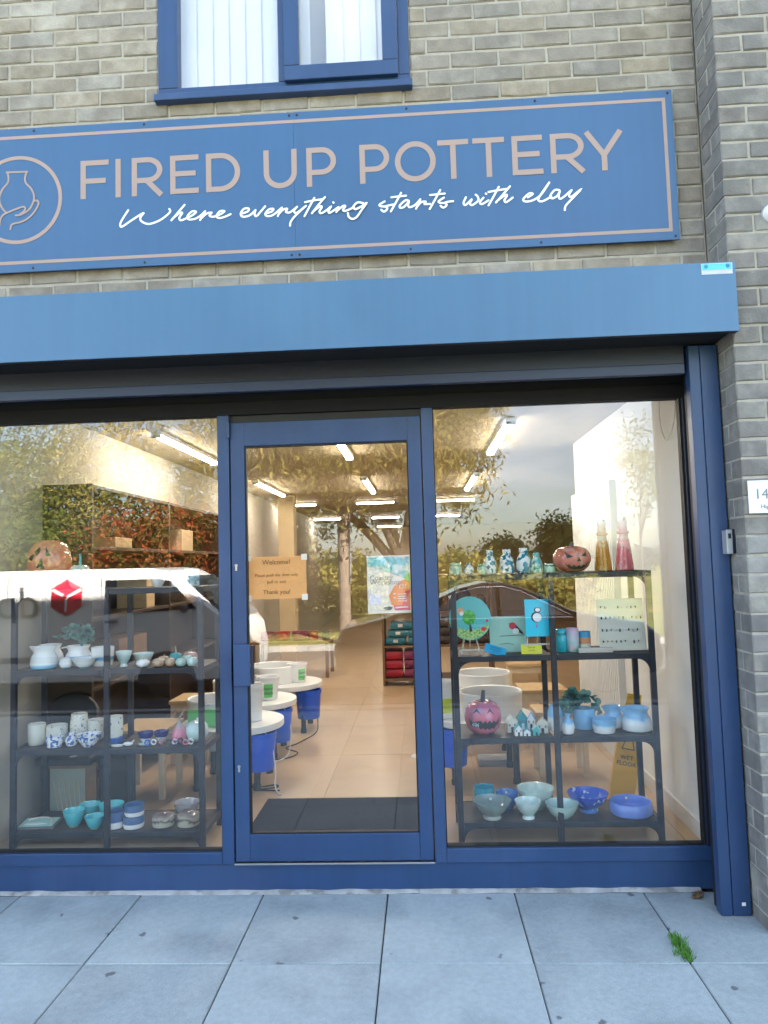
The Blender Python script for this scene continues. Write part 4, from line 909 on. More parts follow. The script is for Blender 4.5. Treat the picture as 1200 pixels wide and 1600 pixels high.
# ================================================================== DISPLAY SHELVES
def display(X0, X1, XM, zs, label):
    t = tag(empty('display_shelves', ((X0 + X1) / 2, .22, FZ)), label, 'shelves', 'black display shelves in the windows')
    ox, oy = (X0 + X1) / 2, .22
    pw, yb = .0145, .315
    for xx in (X0 - ox, XM - ox, X1 - ox):
        for yy in (0, yb): bx('post', 'shelf_steel', t, xx - pw, xx + pw, yy, yy + .026, .001, zs[-1] - FZ + (.0 if True else .1), .003)
    for k, zz in enumerate(zs):
        h = zz - FZ
        for a, b_ in ((X0 - ox + pw + .001, XM - ox - pw - .001), (XM - ox + pw + .001, X1 - ox - pw - .001)):
            bx('shelf_board', 'shelf_wood', t, a, b_, .022, yb + .02, h - .018, h - .001, .002)
            bx('shelf_edge', 'shelf_steel', t, a, b_, .002, .0215, h - .030, h - .0005, .002)
            bx('shelf_edge', 'shelf_steel', t, a, b_, yb + .0205, yb + .026, h - .030, h - .0005)
        bx('side_edge', 'shelf_steel', t, X0 - ox - .012, X0 - ox + .012, .0265, yb - .0005, h - .030, h); bx('side_edge', 'shelf_steel', t, X1 - ox - .012, X1 - ox + .012, .0265, yb - .0005, h - .030, h)
        rr = .065                                        # curved bracket in the outer corners under each shelf
        for sx, xx in ((1, X0 - ox + pw + .0005), (-1, X1 - ox - pw - .0005)):
            pts = [(xx, h - .031), (xx, h - .031 - rr)] + [(xx + sx * (rr - rr * math.cos(a)), h - .031 - rr + rr * math.sin(a)) for a in np.linspace(.15, math.pi / 2, 8)]
            if sx < 0: pts = pts[::-1]
            MB().prism(pts[::-1], .004, .018).build('corner_bracket', 'shelf_steel', t)
    return t
ZR = (.242, .667, 1.087, 1.510); ZL = (.215, .645, 1.062, 1.490)
display(.164, 1.178, .674, ZR, 'black steel display shelves behind the right window, full of bowls and jugs')
display(-2.212, -1.188, -1.700, ZL, 'black steel display shelves behind the left window, full of cups and small pots')

# ---- glazes
C = dict(white=(.78, .80, .79), cream=(.70, .69, .60), mint=(.50, .70, .66), teal=(.02, .36, .42), tealb=(.05, .45, .52), sky=(.22, .48, .74), pale=(.58, .72, .80), blue=(.05, .14, .50), navy=(.015, .02, .16), cobalt=(.06, .16, .62), pink=(.66, .15, .22), rose=(.70, .28, .33), orange=(.55, .12, .07), tan=(.50, .34, .22), grey=(.30, .36, .33), brown=(.10, .06, .045), lav=(.16, .26, .70))
glaze('g_white', [(0, C['white']), (1, C['white'])]); glaze('g_cream', [(0, C['cream']), (1, C['cream'])], speck=((.10, .14, .25), 60, .12))
glaze('g_creamdots', [(0, (.10, .18, .45)), (.2, C['cream']), (.8, C['cream']), (1, C['cream'])], spots=((.10, .16, .38), 70, .62), wob=.25)
glaze('g_creamblue', [(0, C['blue']), (.22, C['blue']), (.27, C['cream']), (1, C['cream'])], spots=((.10, .14, .34), 60, .64), wob=.12)
glaze('g_bluewhite', [(0, C['white']), (1, C['white'])], spots=((.06, .14, .45), 60, .53))
glaze('g_whiteblue', [(0, C['tealb']), (.16, C['sky']), (.22, C['white']), (1, C['white'])]); glaze('g_whiteband', [(0, C['white']), (.3, C['white']), (.34, C['sky']), (.48, C['sky']), (.52, C['white']), (1, C['white'])], wob=.04)
glaze('g_skywhite', [(0, C['white']), (.38, C['white']), (.5, C['pale']), (.62, C['sky']), (1, C['sky'])], wob=.35); glaze('g_sky', [(0, C['sky']), (1, C['sky'])], wob=.2)
glaze('g_skyfoot', [(0, C['white']), (.15, C['sky']), (.5, C['pale']), (1, C['sky'])], wob=.3)
glaze('g_teal', [(0, (.45, .38, .26)), (.07, (.45, .38, .26)), (.1, C['tealb']), (.8, (.08, .52, .58)), (1, (.10, .55, .60))], wob=.03); glaze('g_tealdark', [(0, C['teal']), (1, (.05, .33, .45))])
glaze('g_mint', [(0, C['mint']), (1, C['mint'])], speck=((.25, .4, .38), 40, .1)); glaze('g_mintwhite', [(0, C['white']), (.2, C['mint']), (1, (.62, .76, .73))])
glaze('g_grey', [(0, (.5, .52, .48)), (.25, C['grey']), (1, (.22, .33, .33))], wob=.15); glaze('g_blue', [(0, C['blue']), (1, (.05, .20, .55))])
glaze('g_cobalt', [(0, (.10, .26, .60)), (.4, C['cobalt']), (1, (.04, .10, .60))], spots=((.55, .66, .88), 26, .62)); glaze('g_lav', [(0, C['lav']), (1, (.20, .32, .76))], rough=.3)
glaze('g_navywhite', [(0, C['white']), (.45, C['white']), (.5, C['navy']), (1, C['navy'])], wob=.1); glaze('g_slatewhite', [(0, C['white']), (.38, C['white']), (.42, (.07, .14, .30)), (1, (.08, .17, .34))], rough=.4)
glaze('g_pinkp', [(0, C['pink']), (.5, C['pink']), (1, (.60, .22, .33))], wob=.4, spots=((.40, .24, .42), 14, .62)); glaze('g_orangep', [(0, (.62, .14, .11)), (.5, (.70, .22, .16)), (1, (.64, .18, .12))], wob=.3, spots=((.60, .30, .26), 16, .6))
glaze('g_peach', [(0, (.62, .19, .11)), (1, (.68, .27, .17))], spots=((.60, .28, .20), 15, .58))
glaze('g_tan', [(0, C['tan']), (1, (.56, .42, .30))]); glaze('g_tealp', [(0, (.05, .36, .38)), (1, (.08, .42, .45))]); glaze('g_palep', [(0, (.42, .60, .56)), (1, (.50, .66, .60))]); glaze('g_blush', [(0, (.56, .32, .30)), (1, (.6, .38, .35))])
glaze('g_pinkg', [(0, (.62, .10, .19)), (.6, (.66, .22, .30)), (.75, (.45, .35, .33)), (1, (.35, .33, .28))], wob=.1)
glaze('g_brownsp', [(0, (.45, .42, .33)), (.3, (.45, .42, .33)), (.45, (.10, .06, .05)), (.6, (.42, .38, .30)), (1, (.16, .09, .09))], wob=.8); glaze('g_smoke', [(0, (.30, .26, .25)), (1, (.42, .40, .40))])
glaze('g_bottle', [(0, C['white']), (1, C['white'])], spots=((.01, .20, .30), 34, .5)); glaze('g_greenp', [(0, (.38, .60, .42)), (1, (.50, .70, .55))], spots=((.15, .45, .35), 40, .55)); glaze('g_tealmix', [(0, (.06, .35, .40)), (1, (.12, .42, .42))], spots=((.45, .72, .66), 30, .52))
glaze('g_amber', [(0, (.60, .25, .02)), (.55, (.60, .25, .02)), (.62, (.60, .50, .30)), (.7, (.58, .26, .03)), (.86, (.65, .45, .25)), (1, (.75, .72, .68))], spots=((.60, .36, .10), 40, .56)); glaze('g_rosebottle', [(0, (.74, .13, .18)), (.55, (.74, .16, .20)), (.62, (.70, .45, .40)), (.7, (.62, .14, .17)), (.86, (.72, .45, .42)), (1, (.78, .74, .72))], spots=((.70, .32, .30), 40, .56))
glaze('g_pastel', [(0, (.30, .55, .50)), (.5, (.55, .65, .70)), (1, (.60, .40, .60))], wob=.6, spots=((.70, .55, .60), 20, .55)); glaze('g_peachcup', [(0, (.55, .62, .58)), (.35, (.62, .68, .62)), (.42, (.62, .27, .12)), (.68, (.60, .28, .14)), (.72, (.04, .30, .50)), (1, (.03, .28, .50))]); glaze('g_stripe', [(0, C['pale']), (.25, C['mint']), (.4, (.30, .55, .66)), (.55, C['pale']), (.7, (.35, .6, .7)), (1, C['pale'])], spots=((.10, .30, .42), 60, .6))
glaze('g_teal_roof', [(0, (.05, .40, .44)), (1, (.05, .40, .44))]); glaze('g_cyanmug', [(0, (.03, .50, .62)), (1, (.04, .52, .64))])

# ---- profiles: (half width, height), both 0..1
PR = {
 'bowl': [(.42, 0), (.45, .03), (.72, .32), (.92, .75), (1, 1), (.955, .985), (.87, .74), (.64, .36), (.3, .14), (0, .12)],
 'footed': [(.46, 0), (.47, .08), (.40, .17), (.42, .22), (.72, .46), (.93, .82), (1, 1), (.955, .985), (.87, .80), (.6, .45), (.25, .27), (0, .26)],
 'dish': [(.88, 0), (.97, .12), (1, .5), (.96, .95), (.93, 1), (.90, .95), (.92, .5), (.85, .18), (0, .14)],
 'cup': [(.86, 0), (.93, .03), (.98, .2), (1, .6), (.99, 1), (.92, .985), (.93, .6), (.9, .12), (0, .08)],
 'tall': [(.80, 0), (.9, .03), (1, .25), (.99, .6), (.86, .97), (.84, 1), (.78, .98), (.85, .6), (.8, .12), (0, .08)],
 'jug': [(.82, 0), (.95, .06), (1, .28), (.93, .52), (.74, .72), (.72, .82), (.86, 1), (.80, .985), (.66, .82), (.68, .72), (.86, .5), (.85, .15), (0, .1)],
 'egg': [(.3, 0), (.7, .08), (.97, .35), (1, .5), (.88, .78), (.5, .96), (0, 1)],
 'pot': [(.75, 0), (.85, .03), (.97, .5), (1, 1), (.93, .985), (.9, .5), (.8, .1), (0, .08)],
 'bottle': [(.80, 0), (.95, .03), (1, .25), (.93, .5), (.72, .68), (.5, .76), (.47, .8), (.55, .84), (.55, .97), (.5, 1), (.42, .98), (0, .96)],
 'cone': [(.92, 0), (1, .015), (.96, .1), (.70, .5), (.52, .68), (.66, .70), (.66, .725), (.50, .745), (.44, .86), (.50, .90), (.40, 1), (.30, .985), (0, .97)],
 'vase': [(.6, 0), (.8, .05), (1, .38), (.85, .62), (.45, .78), (.38, .86), (.5, 1), (.42, .98), (.3, .86), (0, .8)],
 'cyl': [(.75, 0), (.9, .03), (1, .3), (.98, .7), (.7, .95), (.6, 1), (.5, .98), (0, .9)],
 'gourd': [(.55, 0), (.9, .06), (1, .28), (.85, .55), (.45, .78), (.22, .9), (.12, 1), (0, 1.0)],
 'box': [(.70, 0), (.95, .1), (1, .35), (.98, .5), (1.0, .52), (.95, .75), (.6, .92), (.12, .97), (.12, 1.0), (0, 1.0)],
 'jar': [(.85, 0), (.95, .04), (.97, .6), (.9, .7), (.62, .75), (.62, .8), (.9, .82), (.9, .97), (.8, 1), (0, 1)],
}
def mpp(Y): return (Y - CAM[1]) / FPX / 1.0
def spot(px, yb, zs, rb, Y=None):
    """point on a shelf (height zs) under a photo position; Y given where the shelf is near eye level"""
    if Y is None:
        q = atZ(px, yb, zs); Y = q.y + rb
    Y = max(.225 + .03 + min(rb, .07), min(.50, Y)); q = atY(px, (yb), Y)
    return q.x, Y
def pot(name, label, cat, b, zs, prof, m, group=None, Y=None, n=28, Hm=None, opened=True, rib=None, sy=1.0):
    x0, x1, yt, yb = b; base = PR[prof][0][0]
    w = (x1 - x0) * mpp(.37); x, Y = spot((x0 + x1) / 2, yb, zs, w / 2 * base * .8, Y)
    w = (x1 - x0) * mpp(Y); s = (1.59 - zs) / (Y + 3.58)
    H = Hm or max(.018, (yb - yt) * mpp(Y) - s * (w / 2 * base + (w / 2 * .8 if opened else .1 * w)))
    mb = MB().lathe(PR[prof], n, rib=rib); mb.v = [(a * w / 2, b_ * w / 2 * sy, c_ * H) for a, b_, c_ in mb.v]
    o = mb.build(name, m, None, True, loc=(x, Y, zs + .0006)); o.rotation_euler.z = random.uniform(0, 6)
    tag(o, label, cat, group); o['_w'] = w; o['_h'] = H
    return o
def handle(o, m, side=1, f0=.25, f1=.8, r=.0045):
    w, h = o['_w'] / 2, o['_h']; o.rotation_euler.z = 0
    pts = [(side * (w * .90), 0, h * f1), (side * (w * 1.35), 0, h * (f1 + .02)), (side * (w * 1.5), 0, h * (f0 + f1) / 2), (side * (w * 1.3), 0, h * f0), (side * w * .90, 0, h * f0)]
    MB().tube(smooth_path(pts, 4), r, 7).build('handle', m, o, True)
def spout(o, m, side=-1):
    w, h = o['_w'] / 2, o['_h']; o.rotation_euler.z = 0
    MB().add([(side * w * .62, -w * .34, h * .80), (side * w * .62, w * .34, h * .80), (side * w * 1.18, 0, h * 1.02), (side * w * .66, 0, h * .58), (side * w * .55, -w * .40, h * .995), (side * w * .55, w * .40, h * .995)],
             [(0, 2, 3), (1, 3, 2), (4, 2, 0), (5, 1, 2)]).build('spout', m, o, True)

# ---- right window, top shelf
z4 = ZR[3]; GB = 'blue patterned bottles on the right top shelf'
pot('small_jar', 'pale green jar at the left end of the right top shelf', 'jar', (702, 722, 875, 894), z4, 'jar', 'g_greenp', Y=.33, opened=False)
pot('bud_vase', 'tiny blue and white bud vase on the right top shelf', 'vase', (724, 741, 876, 895), z4, 'vase', 'g_bottle', Y=.31, opened=False)
pot('small_jar', 'low pale green jar between bud vase and bottles, right top shelf', 'jar', (745, 763, 879, 895), z4, 'jar', 'g_greenp', Y=.34, opened=False)
for k, (a, b_, t) in enumerate(((756, 776, 857), (781, 804, 856), (807, 831, 855))):
    pot('capped_bottle', ['first blue patterned bottle from the left on the right top shelf', 'second blue patterned bottle from the left on the right top shelf', 'third and widest blue patterned bottle on the right top shelf'][k], 'bottle', (a, b_, t, 894), z4, 'bottle', 'g_bottle', GB, Y=.33, opened=False)
pot('teal_vase', 'slim teal vase beside the third patterned bottle, right top shelf', 'vase', (830, 848, 862, 893), z4, 'bottle', 'g_tealmix', Y=.36, opened=False)
pot('small_jar', 'small leafy pale green pot left of the grinning pumpkin', 'pot', (850, 868, 878, 892), z4, 'jar', 'g_greenp', Y=.32, opened=False)
pot('cone_bottle', 'amber cone shaped bottle right of the pumpkin, top shelf', 'bottle', (930, 956, 811, 890), z4, 'cone', 'g_amber', 'cone shaped bottles', Y=.34, opened=False)
pot('cone_bottle', 'rose pink cone shaped bottle at the right end, top shelf', 'bottle', (962, 990, 808, 890), z4, 'cone', 'g_rosebottle', 'cone shaped bottles', Y=.34, opened=False)

# ---- carved pumpkins: ribbed body, stem, painted face pieces lying on the surface
mat('face_dark', (.035, .04, .035), .5); mat('tooth', (.45, .58, .60), .3)
def pumpkin(b, zs, Y, m, label, face, stem_h=.35, ribs=10, stemcol='stem_grey', cat='pumpkin', amp=.07, name='ceramic_pumpkin', group=None):
    x0, x1, yt, yb = b; w = (x1 - x0) * mpp(Y); x, Y = spot((x0 + x1) / 2, yb, zs, 0, Y); H = (yb - yt) * mpp(Y) * .97
    prof = [(.02, .02), (.35, .0), (.62, .05), (.86, .2), (.98, .4), (1, .55), (.93, .74), (.74, .9), (.45, .985), (.2, .97), (.08, .93), (0, .93)]
    rib = lambda a, zz: 1 - amp * (1 - abs(math.sin(a * ribs / 2 + .4)) ** .7)
    pm = MB().lathe(prof, 60, rib=rib); rx, rz = w / 2, H
    pm.v = [(a * rx, b_ * rx, c_ * rz) for a, b_, c_ in pm.v]
    t = tag(pm.build(name, m, None, True, loc=(x, Y, zs + .001)), label, cat, group)
    if stem_h:
        MB().tube(smooth_path([(0, 0, rz * .9), (.004, 0, rz * (1 + stem_h * .4)), (w * .03, -.003, rz * (1 + stem_h))], 4), [w * .075, w * .07, w * .066, w * .062, w * .058, w * .055, w * .053, w * .05, w * .055], 8).build('stem', stemcol, t, True)
    def prad(zf):
        for (r0, a), (r1, c_) in zip(prof[1:], prof[2:]):
            if a <= zf <= c_: return r0 + (r1 - r0) * (zf - a) / max(1e-6, c_ - a)
        return .5
    for nm, fm, out in face:
        bm = bmesh.new(); vs = [bm.verts.new((u, 0, v)) for u, v in out]; bm.faces.new(vs)
        bmesh.ops.triangulate(bm, faces=bm.faces[:]); bmesh.ops.subdivide_edges(bm, edges=bm.edges[:], cuts=2, use_grid_fill=True)
        for v in bm.verts:
            u, zf = v.co.x, v.co.z; rr = prad(zf); uu = max(-rr * .97, min(rr * .97, u)); yy = -math.sqrt(max(0, rr * rr - uu * uu))
            v.co = (uu * rx * 1.0, yy * rx * 1.0 - .0012, zf * rz)
        me = bpy.data.meshes.new(nm); bm.to_mesh(me); bm.free(); me.materials.append(MATS[fm]); link(nm, me, t)
    return t
pumpkin((865, 923, 849, 890), z4, .31, 'g_orangep', 'red-orange grinning pumpkin on the right top shelf', [
    ('eye', 'face_dark', [(-.52, .78), (-.12, .58), (-.42, .52)][::-1]), ('eye', 'face_dark', [(.30, .60), (.62, .80), (.60, .58)]), ('nose', 'face_dark', [(.06, .40), (.18, .56), (.28, .40)]),
    ('mouth', 'face_dark', [(-.55, .36), (-.42, .22), (-.3, .14), (0, .10), (.3, .11), (.6, .2), (.82, .42), (.62, .30), (.5, .22), (.42, .28), (.3, .2), (.2, .27), (.05, .2), (-.08, .28), (-.2, .2), (-.32, .30), (-.42, .27)])], stem_h=.10)
pumpkin((727, 784.5, 1098, 1149), ZR[1], .33, 'g_pinkp', 'pink pumpkin with jagged grin and grey stem on the right shelves', [
    ('eye', 'face_dark', [(-.60, .68), (-.38, .84), (-.18, .68), (-.38, .76)]), ('eye', 'face_dark', [(.10, .68), (.30, .84), (.54, .64), (.30, .76)]),
    ('mouth', 'face_dark', [(-.78, .56), (-.74, .34), (-.66, .30), (-.28, .28), (-.2, .22), (-.1, .27), (.05, .20), (.12, .26), (.28, .19), (.34, .26), (.5, .22), (.6, .32), (.74, .36), (.86, .58), (.7, .48), (.6, .42), (.48, .50), (.38, .42), (.26, .50), (.15, .42), (.02, .5), (-.08, .42), (-.2, .50), (-.28, .46), (-.62, .44)]),
    ('tooth', 'tooth', [(-.66, .31), (-.30, .29), (-.30, .43), (-.62, .42)])], stem_h=.30, amp=.05, ribs=8)
pumpkin((44, 111, 832, 914), ZL[3], .33, 'g_peach', 'large sad faced orange pumpkin on the left top shelf', [
    ('eye', 'face_dark', [(-.62, .62), (-.36, .58), (-.22, .72), (-.40, .70)]), ('brow', 'face_dark', [(-.28, .76), (-.02, .86), (.0, .74), (-.12, .68)]), ('eye', 'face_dark', [(.22, .86), (.50, .68), (.30, .66)]), ('nose', 'face_dark', [(-.12, .44), (.26, .42), (.12, .64)]),
    ('mouth', 'face_dark', [(-.70, .34), (-.5, .12), (0, .08), (.4, .1), (.62, .22), (.4, .2), (.28, .14), (.05, .18), (-.1, .24), (-.35, .22)])], stem_h=0, amp=.04, ribs=9)
pumpkin((106, 143, 872, 912), ZL[3], .30, 'g_palep', 'small pale blue pumpkin beside the sad faced one', [('eye', 'face_dark', [(-.5, .55), (-.3, .55), (-.4, .7)]), ('eye', 'face_dark', [(.3, .55), (.5, .55), (.4, .7)])], stem_h=.45, stemcol='g_tealp', amp=.06)
mat('stem_tan', (.36, .30, .20), .6)
GP = 'mini pumpkins on the left shelves'
for k, (bb_, m, Y, sh, lb) in enumerate((((238, 258, 1021, 1035), 'g_tan', .27, .1, 'tan mini pumpkin at the left end of the pumpkin heap'), ((258, 274, 1020, 1034), 'g_tan', .27, .1, 'tan mini pumpkin, second in the front of the heap'), ((247, 265, 1009, 1023), 'g_tan', .36, .12, 'tan mini pumpkin perched at the back of the heap'), ((264, 284, 1003, 1022), 'g_tealp', .36, .5, 'teal mini pumpkin with the tall curled stem'), ((283, 301, 1008, 1023), 'g_palep', .34, .15, 'pale teal mini pumpkin beside the teal one'), ((274, 292, 1020, 1034), 'g_palep', .265, .1, 'pale green mini pumpkin in front of the teal one'), ((292, 309, 1019, 1034), 'g_mintwhite', .265, .1, 'pale mint mini pumpkin at the right end of the heap'), ((285, 309, 1001, 1018), 'g_blush', .43, .15, 'blush pink mini pumpkin at the back right of the heap'), ((213, 234, 1022, 1035), 'g_white', .27, .1, 'white mini pumpkin left of the tan ones'))):
    pumpkin(bb_, ZL[2], Y, m, lb, [], stem_h=sh, stemcol='stem_tan', amp=.09, ribs=9, name='mini_pumpkin', group=GP)

# ---- right window, second shelf: plaques, cards, cups, earring board
z3 = ZR[2]
mat('paint_turq', (.10, .50, .50), .5, var=.06); mat('paint_mintbg', (.36, .62, .55), .5, var=.05); mat('paint_cyan', (.02, .55, .74), .5, var=.04); mat('leaf_paint', (.03, .34, .03), .5, col2=(.10, .55, .06), c2scale=60); mat('paint_grass', (.45, .60, .22), .6, col2=(.10, .35, .08), c2scale=90); mat('paint_red', (.60, .03, .06), .5); mat('paint_dark', (.03, .035, .04), .6); mat('paint_white', (.8, .82, .84), .5); mat('paint_pink', (.62, .10, .35), .5); mat('paint_peach', (.75, .38, .18), .5); mat('card_blue', (.02, .38, .66), .6); mat('card_yellow', (.66, .66, .04), .6); mat('easel_wood', (.58, .54, .48), .6)
def easel(x, Y, w, h, label):
    t = tag(empty('display_easel', (x, Y, z3 + .0005)), label, 'easel', 'small easels on the right shelves')
    bx('ledge', 'easel_wood', t, -w / 2, w / 2, -.016, .002, h * .18, h * .18 + .008, .001)
    for s in (-1, 1): MB().tube([(s * w * .42, -.014, .004), (s * w * .22, .012, h)], .004, 6).build('leg', 'easel_wood', t)
    MB().tube([(0, .06, .004), (0, .014, h * .95)], .004, 6).build('leg', 'easel_wood', t)
def ell(cx, cz, rx, rz, n=28): return [(cx + rx * math.cos(2 * math.pi * k / n), cz + rz * math.sin(2 * math.pi * k / n)) for k in range(n)]
def art(t, items, y0):
    for k, (nm, m, pts) in enumerate(items): MB().prism(pts, y0 - .0006 * (k + 1), y0 - .0006 * k - .0001).build(nm, m, t)
c = atY(734, 966, .285); rd = 33 * mpp(.285)
easel(c.x, .305, .12, .10, 'small pale easel holding the round tree plaque')
t = tag(empty('tree_plaque', (c.x, .285, c.z)), 'round turquoise plaque painted with a green tree, right shelves', 'plaque'); t.rotation_euler = (R(-8), 0, R(-6))
MB().prism(ell(0, 0, rd * .98, rd * 1.02, 44), 0, .007).build('disc', 'paint_turq', t, bevel=.002)
art(t, [('painted_grass', 'paint_grass', [(rd * math.cos(a) * .95, rd * math.sin(a) * .98) for a in np.linspace(R(192), R(352), 24)] + [(rd * .85 * (1 - 2 * u), -rd * (.30 + .25 * math.sin(math.pi * u)) + rd * .05 * ((k % 2) * 2 - 1)) for k, u in enumerate(np.linspace(0.02, .98, 18))]),
        ('painted_trunk', 'paint_dark', [(-.004, -rd * .62), (.012, -rd * .62), (.004, -rd * .15), (-.002, -rd * .15)]), ('painted_crown', 'leaf_paint', [(p[0] * (1 + .12 * math.sin(9 * k)), p[1]) for k, p in enumerate(ell(-.004, .004, rd * .30, rd * .34, 22))]),
        ('painted_blossom', 'paint_peach', ell(-rd * .42, rd * .34, rd * .17, rd * .14, 12)), ('painted_bloom', 'paint_white', ell(-rd * .38, rd * .22, rd * .10, rd * .10, 10)), ('painted_flower', 'paint_red', ell(rd * .62, -rd * .5, rd * .12, rd * .10, 10)), ('painted_flower', 'paint_red', ell(rd * .80, -rd * .12, rd * .06, rd * .07, 8))], -.0)
a, b_ = atY(766, 1013, .36), atY(821, 956, .36); w_, h_ = b_.x - a.x, b_.z - a.z
t = tag(empty('robin_tile', ((a.x + b_.x) / 2, .36, z3 + .001)), 'square mint tile painted with a robin on a branch', 'tile'); t.rotation_euler = (R(-6), 0, 0)
bx('tile_body', 'paint_mintbg', t, -w_ / 2, w_ / 2, 0, .008, 0, h_, .003)
art(t, [('painted_branch', 'paint_dark', [(-w_ * .22, h_ * .44), (w_ * .1, h_ * .45), (w_ * .46, h_ * .46), (w_ * .46, h_ * .475), (w_ * .1, h_ * .468), (-w_ * .22, h_ * .455)]), ('painted_twig', 'paint_dark', [(-w_ * .25, h_ * .21), (0, h_ * .24), (w_ * .16, h_ * .19), (w_ * .16, h_ * .20), (0, h_ * .255), (-w_ * .25, h_ * .22)]),
        ('painted_wing', 'paint_dark', [(w_ * .10, h_ * .82), (w_ * .20, h_ * .80), (w_ * .44, h_ * .50), (w_ * .38, h_ * .50), (w_ * .18, h_ * .62)]), ('painted_breast', 'paint_red', ell(w_ * .14, h_ * .73, w_ * .10, h_ * .10, 14)), ('painted_belly', 'paint_white', ell(w_ * .22, h_ * .58, w_ * .09, h_ * .08, 12)), ('painted_beak', 'paint_dark', [(w_ * .07, h_ * .80), (w_ * .01, h_ * .79), (w_ * .07, h_ * .78)][::-1])], -.0)
a, b_ = atY(822, 996, .265), atY(859, 937, .265); w_, h_ = b_.x - a.x, b_.z - a.z; cx = (a.x + b_.x) / 2
easel(cx + .004, .285, .17, a.z - z3 + .16, 'pale easel holding the cyan puffin picture')
t = tag(empty('puffin_picture', (cx, .262, a.z + .004)), 'cyan canvas painted with a black and white puffin, on an easel', 'picture'); t.rotation_euler = (R(-5), 0, 0)
bx('canvas', 'paint_cyan', t, -w_ / 2, w_ / 2, 0, .009, 0, h_, .001)
art(t, [('painted_back', 'paint_dark', ell(-w_ * .05, h_ * .52, w_ * .22, h_ * .14)), ('painted_belly', 'paint_white', ell(-w_ * .02, h_ * .51, w_ * .175, h_ * .118)), ('painted_head', 'paint_dark', ell(w_ * .0, h_ * .71, w_ * .14, h_ * .07)), ('painted_cheek', 'paint_white', ell(w_ * .01, h_ * .715, w_ * .10, h_ * .05)), ('painted_foot', 'paint_pink', [(-w_ * .10, h_ * .25), (-w_ * .02, h_ * .25), (-w_ * .05, h_ * .33), (-w_ * .05, h_ * .38), (-w_ * .07, h_ * .38), (-w_ * .07, h_ * .33)]), ('painted_fish', 'paint_pink', [(w_ * .26, h_ * .47), (w_ * .40, h_ * .49), (w_ * .38, h_ * .53), (w_ * .28, h_ * .50)])], 0)
c = atZ(767, 1010, z3 + .02); t = tag(empty('blue_card', (c.x, .262, z3 + .0022)), 'tilted blue price card before the round plaque', 'card'); t.rotation_euler = (R(-38), R(18), R(4))
bx('card_sheet', 'card_blue', t, -.058, .058, 0, .0012, 0, .055)
for q in range(3): link('lettering', text_mesh(('Handmade', 'wall plaque', 'by us')[q], .014, 'ink', depth=.0001), t, (0, -.0006, .042 - .014 * q), FRONT)
a, b_ = atY(815.5, 1019, .25), atY(847, 1004, .25)
t = tag(empty('yellow_card', ((a.x + b_.x) / 2, .262, z3 + .001)), 'small yellow price card under the puffin picture', 'card'); t.rotation_euler = (R(-15), 0, 0)
bx('card_sheet', 'card_yellow', t, -.054, .054, 0, .001, 0, .052)
for q in range(2): link('lettering', text_mesh(('Painted', 'canvas')[q], .013, 'brown_ink', depth=.0001), t, (0, -.0006, .034 - .015 * q), FRONT)
pot('cyan_jar', 'cyan lidded jar behind the easel, right second shelf', 'jar', (869, 886, 976, 1012), z3, 'jar', 'g_cyanmug', Y=.33, opened=False)
pot('pastel_tumbler', 'pastel patterned tumbler between the cyan jar and peach cup', 'cup', (886, 905, 974, 1012), z3, 'cup', 'g_pastel', Y=.32)
o = pot('peach_cup', 'peach and blue banded cup beside the earring board', 'cup', (905, 923, 977, 1009), z3, 'cup', 'g_peachcup', Y=.33)
a, b_ = atY(905, 1017, .25), atY(958, 1009, .25)
tag(bx('white_block', 'easel_wood', None, a.x, b_.x, .252, .272, z3 + .0006, z3 + .026, .002), 'pale wooden name block in front of the earring board', 'block')
a, b_ = atY(937, 1014, .33), atY(1006, 931, .33); w_, h_ = b_.x - a.x, b_.z - a.z
t = tag(empty('earring_board', ((a.x + b_.x) / 2, .32, z3 + .001)), 'cream board hung with rows of small earrings, right shelves', 'earring board'); t.rotation_euler = (R(-9), 0, 0)
mat('board_cream', (.68, .68, .58), .7, var=.04); bx('board', 'board_cream', t, -w_ / 2, w_ / 2, 0, .006, 0, h_, .002); bx('foot_ledge', 'board_cream', t, -w_ / 2, w_ / 2, -.02, -.0005, 0, .006)
er = random.Random(3)
for j, zf in enumerate((.86, .66, .42, .20)):
    for i in range(10):
        if er.random() < .12: continue
        xx = -w_ * .42 + w_ * .84 * i / 9; m = er.choice(('paint_dark', 'paint_dark', 'stem_grey', 'galv', 'lime_note' if j == 0 and i == 5 else 'paint_dark', 'print_lilac', 'tan_bead' if 'tan_bead' in MATS else 'stem_tan'))
        l_ = er.uniform(.010, .020); MB().lathe([(0, 0), (.0035, -l_ * .2), (.0045, -l_ * .6), (.002, -l_ * .95), (0, -l_)][::-1], 8, (xx, -.006, h_ * zf)).build('earring', m, t, True)

